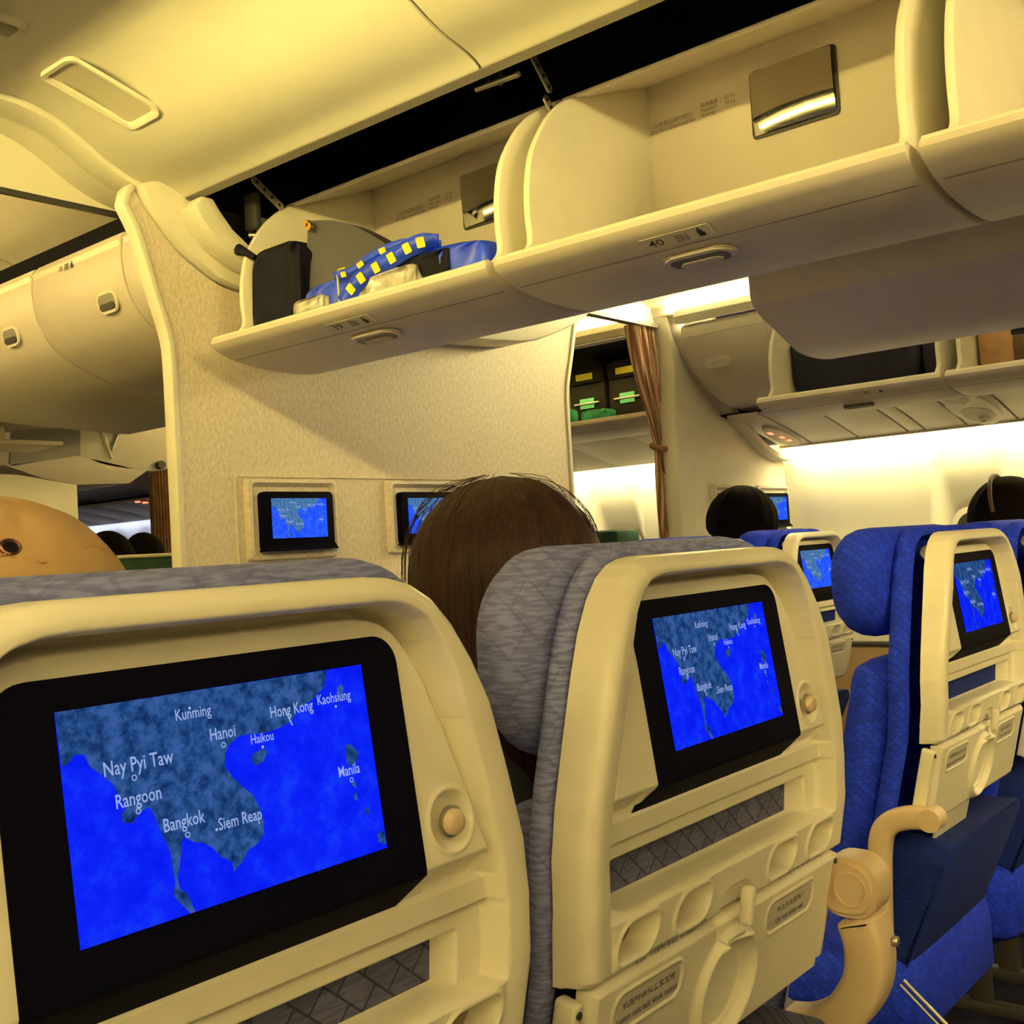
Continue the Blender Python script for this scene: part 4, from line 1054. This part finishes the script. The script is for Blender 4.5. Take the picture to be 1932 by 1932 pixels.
# woman with long brown hair in the second grey seat
def long_hair(c):
    u,zs=110,np.concatenate([np.linspace(0,1,24)**1.0*.118,.118+np.linspace(.01,.30,30)])
    P=np.zeros((len(zs),u+1,3)); rs=np.random.RandomState(3); ph0=rs.rand(10)*6.28; kk=rs.randint(7,40,10)
    for j,dz in enumerate(zs):
        if dz<.118: t=dz/.118; R=math.sqrt(max(0,1-(1-t)**2.3)); 
        else: R=1-.13*((dz-.118)/.30)**1.3
        for i in range(u+1):
            ph=2*math.pi*i/u; b=sum(math.sin(kk[q]*ph+ph0[q]+dz*6*math.sin(ph0[q])) for q in range(10))/10
            part=.006*math.exp(-((((ph-4.4+math.pi)%(2*math.pi))-math.pi)/.10)**2)*min(1,dz/.03)
            rr=R*(1+b*.022)
            P[j,i]=(c[0]+(.103*rr-part)*math.cos(ph),c[1]+(.108*rr-part)*math.sin(ph)-.006,c[2]+.118-dz+.002*b)
    return grid('hair',P)
wc=(-.004,.268,-.040)
wm=person((.898,.500,0),wc,'passenger seen from behind in the grey aisle seat',long_hair(wc),'hairbrown','coatdark',.95)
# loose strands
def strands(c,n,seed,rx,ry,parent,mat,zt):
    rs=np.random.RandomState(seed); V=[];F=[]
    for q in range(n):
        ph=rs.rand()*6.28; st=rs.rand(); r0=.985+rs.rand()*.02; pts=[]
        z0=zt-rs.rand()**2*.10
        for k in range(7):
            t=k/6; z=z0-t*(.05+.09*st); dzt=zt-z
            R=math.sqrt(max(.02,1-(1-min(1,max(0,dzt)/.118))**2.3))*r0+ .018*math.sin(t*3.1)*rs.rand()
            pts.append(Vector((c[0]+rx*R*math.cos(ph+.25*t*(st-.5)),c[1]+ry*R*math.sin(ph+.25*t*(st-.5)),z+ .010*math.sin(3.1*t))))
        for k in range(6):
            a,b=pts[k],pts[k+1]; d=(b-a).normalized(); sd=d.cross(Vector((.3,.2,1))).normalized()*.00035; n2=d.cross(sd).normalized()*.00035
            i0=len(V); V+= [a+sd,a-sd*.5+n2,a-sd*.5-n2,b+sd,b-sd*.5+n2,b-sd*.5-n2]
            F+= [(i0,i0+1,i0+4,i0+3),(i0+1,i0+2,i0+5,i0+4),(i0+2,i0,i0+3,i0+5)]
    o=link('loose_strands',mk('loose_strands',V,F,60),M[mat],parent); o['kind']='stuff'; return o
strands(wc,90,5,.106,.110,wm,'hairbrown',wc[2]+.121)
# man with tan sun hat in the nearest seat
hcm=(-.052,.225,-.072)
hm=person((.370,.500,0),hcm,'passenger wearing a tan hat in the nearest seat',blob_hair((hcm[0],hcm[1]-.005,hcm[2]+.004),.083,.097,.108,2,-.3),'hairblack','coatdark',.98)
def hat_mesh(c):
    u,v=96,40; P=np.zeros((v+1,u+1,3)); rs=np.random.RandomState(9); ph0=rs.rand(12)*6.28; kx=rs.randint(2,9,12)
    for j in range(v+1):
        t=j/v
        for i in range(u+1):
            ph=2*math.pi*i/u
            if t<.75:
                th=t/.75*math.radians(104); R=math.sin(th)**.86 if th<math.pi/2 else math.sin(th); z=.096*math.cos(th); rr=R
            else:
                q=(t-.75)/.25; rr=math.sin(math.radians(104))+q*.07; z=.096*math.cos(math.radians(104))-q*.030
            b=sum(math.sin(kx[k]*ph+ph0[k]+t*7*math.cos(ph0[k])) for k in range(12))/12
            wr=.0060*b*min(1,t*4)+.0010*math.sin(9*ph+17*t+3*math.sin(5*ph+9*t))*min(1,t*4)
            seam=-.0022*math.exp(-((((ph*3/math.pi)%1)-.5)/.035)**2)*(t<.75)-.002*math.exp(-((t-.47)/.012)**2)
            P[j,i]=(c[0]+(.104*rr+wr+seam)*math.cos(ph),c[1]+(.112*rr+wr+seam)*math.sin(ph),c[2]+z+wr*.7)
    return grid('hat',P)
hat=root('sun_hat','tan cotton hat with metal eyelet worn at the left edge','hat',(.370+hcm[0],.5+hcm[1],hcm[2]+.03))
ho=link('crown',hat_mesh((0,0,.0)),M['hatcloth'],hat)
# stitching dashes and eyelet on the side facing the camera
def hat_pt(az,el,k=1.0): return Vector((.104*k*math.cos(el)*math.cos(az),.112*k*math.cos(el)*math.sin(az),.096*k*math.sin(el)))
ez=hat_pt(math.radians(-100),math.radians(38),1.015); nrm=ez.normalized(); aa=nrm.orthogonal().normalized(); bb=nrm.cross(aa)
V=[];F=[];n=20
for rr,h in ((.0062,-.002),(.0062,.0012),(.0052,.002),(.0040,.001),(.0038,-.002)):
    for q in range(n): V.append(ez+aa*rr*math.cos(2*math.pi*q/n)+bb*rr*math.sin(2*math.pi*q/n)+nrm*h)
for i in range(4):
    for q in range(n): F.append((i*n+q,i*n+(q+1)%n,(i+1)*n+(q+1)%n,(i+1)*n+q))
ey=link('eyelet',mk('eyelet',V,F,50),M['bronze'],hat)
link('eyelet_hole',mk('h',[ez+aa*.0041*math.cos(2*math.pi*q/n)+bb*.0041*math.sin(2*math.pi*q/n)+nrm*.0006 for q in range(n)],[tuple(range(n))],0),M['black'],ey)
bm=bmesh.new()
for k in range(26):
    az=math.radians(-128+k*3.4); el=math.radians(34+3*math.sin(k*.4)); p=hat_pt(az,el,1.018); p2=hat_pt(az+math.radians(1.9),el,1.018); d=(p2-p)
    bm_box(bm,(p+p2)/2,(d.length,.0012,.0012),0,1,d.to_track_quat('X','Z').to_matrix())
st=link('stitching',frombm('stitching',bm,0),M['hatcloth'],hat)
# dark-haired man in the far front seat
dc=(.008,.262,.020)
person((3.105,1.415,.012),dc,'passenger in the front row before the far partition screens',blob_hair((dc[0],dc[1]-.005,dc[2]+.008),.100,.112,.118,4,-.45,.008),'hairblack','coatred')
kc=(.035,.29,.0)
kp=person((3.075,.597,0),kc,'passenger wearing a hairband at the right edge',blob_hair((kc[0],kc[1]-.01,kc[2]+.006),.094,.106,.112,6,-.6,.004),'hairblack','coatdark')
V=[]
tube('hairband',[(kc[0]+.101*math.cos(t),kc[1]-.0+.02*math.sin(t),kc[2]+.012+.110*math.sin(t)) for t in np.linspace(.1,3.04,24)],.006,M['hairband'],kp,8,local=True)
# two heads far forward, past the partition
def far_head(x,y,z,label,s=1.0):
    o=link('person',join('p',[(body_mesh((0,.26,0)),Matrix.Identity(4)),(head_shape((0,.26,0)),Matrix.Identity(4))])); o.data.materials.append(M['skin']); o.data.materials.append(M['coatdark'])
    for f in o.data.polygons: f.use_smooth=True; f.material_index=1 if f.center.z<-.12 else 0
    o.location=(x,y-.26,z); tag(o,label,'person'); link('hair',blob_hair((0,.255,.008),.092,.106,.118,11,-.5,.006),M['hairblack'],o)
far_head(2.86,4.68,.055,'farther passenger seen past the partition edge'); far_head(2.17,3.79,.03,'passenger past the partition, half hidden by the tan hat')
# ================================================================== FORWARD SEATS (simple tops seen past the partition)
def green_seat(x,y,label,dz=0):
    t=root('passenger_seat',label,'seat',(x,y,-.5))
    link('backrest',shift(loft('g',[[(x+a*(1+s/.25),y+yy,b) for a,b in rrect(-.26,.26,-.8,.045+s+dz,.04,5)] for yy,s in ((0,-.012),(.01,0),(.08,0),(.10,-.015))],70),t),M['darkgreen'],t)
    box('seat_cushion',(x,y+.33,-.72),(.5,.46,.14),M['darkgreen'],t,bev=.03); box('leg',(x,y+.3,-.97),(.4,.3,.36),M['dark'],t,bev=.01)
    tube('top_piping',[(x-.22,y-.002,.048+dz),(x+.22,y-.002,.048+dz)],.006,M['cream'],t)
green_seat(1.93,3.22,'dark green seat top past the partition edge')
green_seat(2.17,3.79-.235,'green seat of the passenger half hidden by the hat',-.09)
green_seat(2.86,4.68-.235,'green seat farther past the partition edge',-.09)
# seats beyond the curtain gap
def blue_far(x,y,label):
    t=root('passenger_seat',label,'seat',(x,y,-.5)); link('backrest',shift(loft('g',[[(x+a,y+yy,b) for a,b in rrect(-.24,.24,-.8,.05+s,.07,5)] for yy,s in ((0,-.012),(.01,0),(.10,0),(.12,-.015))],70),t),M['fabblue'],t)
    box('seat_cushion',(x,y+.33,-.72),(.46,.46,.14),M['fabblue'],t,bev=.03); box('leg',(x,y+.3,-.97),(.4,.3,.36),M['dark'],t,bev=.01)
blue_far(4.35,3.35,'dark blue seat forward of the curtain'); 
bl_=box('folded_blanket',(0,0,0),(.22,.24,.10),M['darkgreen'],None,bev=.03); bl_.location=(4.78,3.34,.02); tag(bl_,'dark green blanket bundle by the forward window','blanket')
fs=root('seatbelt_sign','tiny red lit sign above the farthest windows','sign',(4.62,7.45,.52))
for x,y,z in ((4.56,7.50,.524),(4.60,7.46,.514),(4.64,7.42,.504),(4.68,7.38,.494)): box('symbol',(x,y,z),(.022,.05,.014),M['redled'],fs,bev=.004)
prism('sign_housing',[(4.53,.530),(4.72,.488),(4.72,.505),(4.53,.545)],7.34,7.56,M['binskin'],fs,bev=.004)
# ================================================================== CURTAIN
def curtain():
    zs=np.concatenate([np.linspace(.93,.42,34),np.linspace(.40,FLOOR+.03,44)]); n=121; P=np.zeros((len(zs),n,3))
    for j,z in enumerate(zs):
        if z>.42:
            t=(z-.42)/.51; x0=4.105-(.165)*t**.9; x1=4.172-.01*t; amp=.012+.012*t
        else:
            t=min(1,(.42-z)/.30); x0=4.105+.012*t; x1=4.172+.020*t; amp=.014+.004*t
        for i in range(n):
            s=i/(n-1); P[j,i]=(x0+(x1-x0)*s+.004*math.sin(s*40+z*3), 2.60+amp*math.sin(s*2*math.pi*6.5+1.5*math.sin(z*4))+.006*math.sin(s*23+z*9), z)
    me=grid('curtain',P)
    uv=me.uv_layers.new(name='UVMap'); idx=np.zeros(len(me.loops),np.int32); me.loops.foreach_get('vertex_index',idx)
    uvs=np.stack([(idx%n)/(n-1),(idx//n)/len(zs)],1).astype(np.float32); uv.data.foreach_set('uv',uvs.ravel()); return me
ct=root('curtain','brown striped curtain gathered and tied at the far aisle','curtain',(4.10,2.60,FLOOR))
link('drape',shift(curtain(),ct),M['curtain'],ct)
tube('tie_band',[(4.138+.040*math.cos(t),2.60+.03*math.sin(t),.41+.01*math.sin(t)) for t in np.linspace(0,6.283,25)],.014,M['curtain'],ct,8)
ct2=root('curtain','narrow brown curtain edge past the partition','curtain',(3.35,5.3,FLOOR))
P=np.zeros((30,25,3))
for j in range(30):
    for i in range(25): P[j,i]=(3.30+.11*i/24,5.3+.02*math.sin(i*1.6),.55-j*1.66/29)
link('drape',shift(grid('drape',P),ct2),M['wood'],ct2)
# ================================================================== LUGGAGE
def cloth_bag(name,pts_b,pts_t,mat,parent,seed,bulge=.01,rows=26,cols=40):
    pass
def soft_box(c,s,seed,rough=.012,bulge=.12,rot=0,taper=0):
    # cube-sphere-like sack with folds
    rs=np.random.RandomState(seed); u,v=64,36; P=np.zeros((v+1,u+1,3)); ph0=rs.rand(10)*6.28; kx=rs.randint(2,12,10); kz=rs.randint(1,8,10)
    for j in range(v+1):
        th=math.pi*j/v
        for i in range(u+1):
            ph=2*math.pi*i/u; x=math.sin(th)*math.cos(ph); y=math.sin(th)*math.sin(ph); z=math.cos(th)
            e=.28; f=lambda a: math.copysign(abs(a)**e,a)
            b=sum(math.sin(kx[q]*ph+ph0[q]+kz[q]*th) for q in range(10))/10
            sp=lambda a: math.copysign(abs(a)**.35,a)
            xx,yy,zz=sp(math.cos(ph))*abs(math.sin(th))**.35,sp(math.sin(ph))*abs(math.sin(th))**.35,sp(math.cos(th))
            k=1-taper*(zz+1)/2
            px,py,pz=xx*s[0]/2*k+b*rough,yy*s[1]/2*k+b*rough,zz*s[2]/2+b*rough*.5
            P[j,i]=(c[0]+px*math.cos(rot)-py*math.sin(rot),c[1]+px*math.sin(rot)+py*math.cos(rot),c[2]+pz)
    return grid('sack',P)
# black drawstring pouch
pz=root('drawstring_pouch','black drawstring pouch standing at the end of bin 39','pouch',(1.83,2.27,.59))
link('pouch_body',shift(soft_box((1.845,2.262,.708),(.12,.215,.235),3,.022,taper=.10),pz),M['blackcloth'],pz)
tube('drawstring_tuft',[(1.795,2.335,.805),(1.785,2.365,.825),(1.78,2.385,.835)],.012,M['blackcloth'],pz,8,rads=[.008,.012,.016])
# grey folder bag with gold stud: curved sheet
gb=root('grey_tote','grey vinyl bag with a gold stud leaning in bin 39','bag',(1.95,2.02,.59))
def tote(th):
    rows=[];
    ys=np.linspace(2.175,1.80,40)
    P=np.zeros((30,40,3))
    for i,y in enumerate(ys):
        t=i/39; top=.875-.135*ss(.10,.85,np.array(t))-.03*t; x=1.815+.10*t+.05*math.sin(t*3)
        for j in range(30):
            q=j/29; P[j,i]=(x+.10*q*.3+th,y+.0,.588+(float(top)-.588)*q)
    return P
A=tote(0); Bk=tote(.055)
Pt=np.concatenate([A,Bk[::-1]],0); 
link('bag_body',shift(grid('bag_body',Pt,60),gb),M['greyfelt'],gb)
left=np.stack([A[:,0],Bk[:,0]],1); right=np.stack([A[:,-1],Bk[:,-1]],1); link('bag_side',shift(grid('bag_side',left),gb),M['greyfelt'],gb); link('bag_side',shift(grid('bag_side',right),gb),M['greyfelt'],gb)
for y in (2.165,2.155): tube('gold_stud',[(1.838,y,.862-.01*(y<2.16)),(1.828,y,.862-.01*(y<2.16))],.010,M['gold'],gb,12)
# blue carrier bag with yellow lettered straps
ib=root('carrier_bag','crumpled blue carrier bag with yellow printed straps in bin 39','bag',(1.80,1.82,.59))
link('bag_body',shift(soft_box((1.86,1.83,.635),(.20,.62,.092),12,.018),ib),M['ikeablue'],ib)
link('bag_flap',shift(soft_box((1.86,1.60,.625),(.16,.26,.07),15,.014,taper=.4),ib),M['ikeablue'],ib)
link('clear_wrap',shift(soft_box((1.768,2.075,.618),(.05,.12,.05),21,.016),ib),M['plasticfilm'],ib)
link('clear_wrap',shift(soft_box((1.765,1.80,.622),(.05,.20,.06),22,.016),ib),M['plasticfilm'],ib)
link('dark_contents',shift(soft_box((1.785,1.70,.635),(.06,.20,.07),23,.014),ib),M['blackcloth'],ib)
def strap(path,w,mat,txt=None):
    pts=spline(path,8); n=len(pts); V=[];F=[]
    for i,p in enumerate(pts):
        d=pts[min(i+1,n-1)]-pts[max(i-1,0)]; d/=np.linalg.norm(d); sd=np.cross(d,np.array((-.9,0,-.35))); sd/=np.linalg.norm(sd)
        V+= [p+sd*w/2,p-sd*w/2]
    for i in range(n-1): F.append((2*i,2*i+1,2*i+3,2*i+2))
    me=mk('strap',V,F,180); o=link('strap',shift(me,ib),M[mat],ib); sm=o.modifiers.new('t','SOLIDIFY'); sm.thickness=.003; return o,pts
pa=[(1.732,1.930,.598),(1.732,1.870,.640),(1.738,1.775,.668),(1.75,1.69,.690),(1.78,1.66,.690)]
pb=[(1.745,1.97,.672),(1.738,1.90,.668),(1.742,1.83,.690),(1.755,1.74,.702),(1.80,1.67,.69)]
for pth,s_ in ((pa,.040),(pb,.022)):
    o,pts=strap(pth,s_,'ikeablue')
    for k in range(5,len(pts)-6,(4 if s_>.03 else 7)):
        p=pts[k]; d=pts[k+1]-pts[k-1]; d/=np.linalg.norm(d)
        mx=mat_from(p+np.array((-.006,0,-.001)),Vector(d),Vector(np.cross(np.cross(d,(-.9,0,-.3)),d)).cross(Vector(d)) if 0 else Vector(np.cross(np.array((-.93,0,-.36)),d)))
        put('printed_letter',plate(.019,s_*.58,.002,.0015),mx,M['yellow'],ib)
tube('bag_edge',spline([(1.742,1.955,.60),(1.742,1.957,.66),(1.742,1.955,.682),(1.742,1.93,.684)],6),.0022,M['yellow'],ib,6)
# luggage in the far side bins
lg=link('backpack',soft_box((0,0,0),(.34,.54,.40),31,.014),M['blackcloth']); lg.location=(4.38,1.75,.745); tag(lg,'black backpack in the far side bin','bag')
lg2=link('duffel_bag',soft_box((0,0,0),(.30,.13,.36),33,.012),M['blackcloth']); lg2.location=(4.38,1.41,.725); tag(lg2,'small dark bag beside the bin divider','bag')
ca=box('carton',(0,0,0),(.22,.12,.20),M['wood'],None,bev=.004); ca.location=(4.35,1.20,.65); tag(ca,'brown wood-grain carton in the far side bin','carton')
cs=box('laptop_case',(0,0,0),(.26,.36,.20),M['blackcloth'],None,bev=.02); cs.location=(4.35,.90,.655); tag(cs,'black case beside the carton at right edge','case')
# cases in the bin forward of the curtain
for y,lab in ((3.20,'olive case with yellow tag nearer the partition'),(2.96,'olive case with yellow tag nearer the curtain')):
    t=root('storage_case',lab,'case',(4.56,y,.59),'olive cases')
    box('case_body',(4.60,y,.735),(.30,.22,.27),M['olive'],t,bev=.012)
    prism('case_flap',[(y-.10,.80),(y+.10,.80),(y+.105,.87),(y+.06,.885),(y-.06,.885),(y-.105,.87)],4.435,4.452,M['olive'],t,axis='x',bev=.004)
    box('yellow_tag',(4.432,y+.0,.832),(.004,.10,.032),M['yellow'],t,bev=.001)
    box('green_label',(4.446,y+.0,.70),(.006,.085,.05),M['labelgreen'],t,bev=.001)
    tube('clasp',[(4.444,y-.075,.70),(4.444,y+.075,.70)],.006,M['metal'],t,8)
gc=link('green_scarf',soft_box((0,0,0),(.10,.16,.06),41,.016),M['green']); gc.location=(4.37,3.08,.618); tag(gc,'bright green cloth in front of the olive cases','cloth')
gc=link('green_scarf',soft_box((0,0,0),(.10,.14,.09),43,.016),M['green']); gc.location=(4.37,3.30,.63); tag(gc,'bright green cloth at the partition side of the bin','cloth')
# seat belt end and rail glints on the floor
rl=root('seat_track','thin metal seat track in the dark aisle floor','seat track',(2.0,.8,FLOOR))
box('rail',(1.60,1.2,FLOOR+.006),(.012,2.6,.012),M['metal'],rl,bev=.002)
fb_=root('footrest_bar','shiny bar under the blue aisle seat','footrest',(1.70,.65,-.74))
tube('bar',[(1.695,.690,-.712),(1.695,.618,-.776)],.0022,M['metal'],fb_,8); tube('bar',[(1.70,.686,-.706),(1.70,.615,-.768)],.003,M['metal'],fb_,8)
print('objects',len(bpy.data.objects),'tris',sum(len(m.loops)-2*len(m.polygons) for m in bpy.data.meshes))
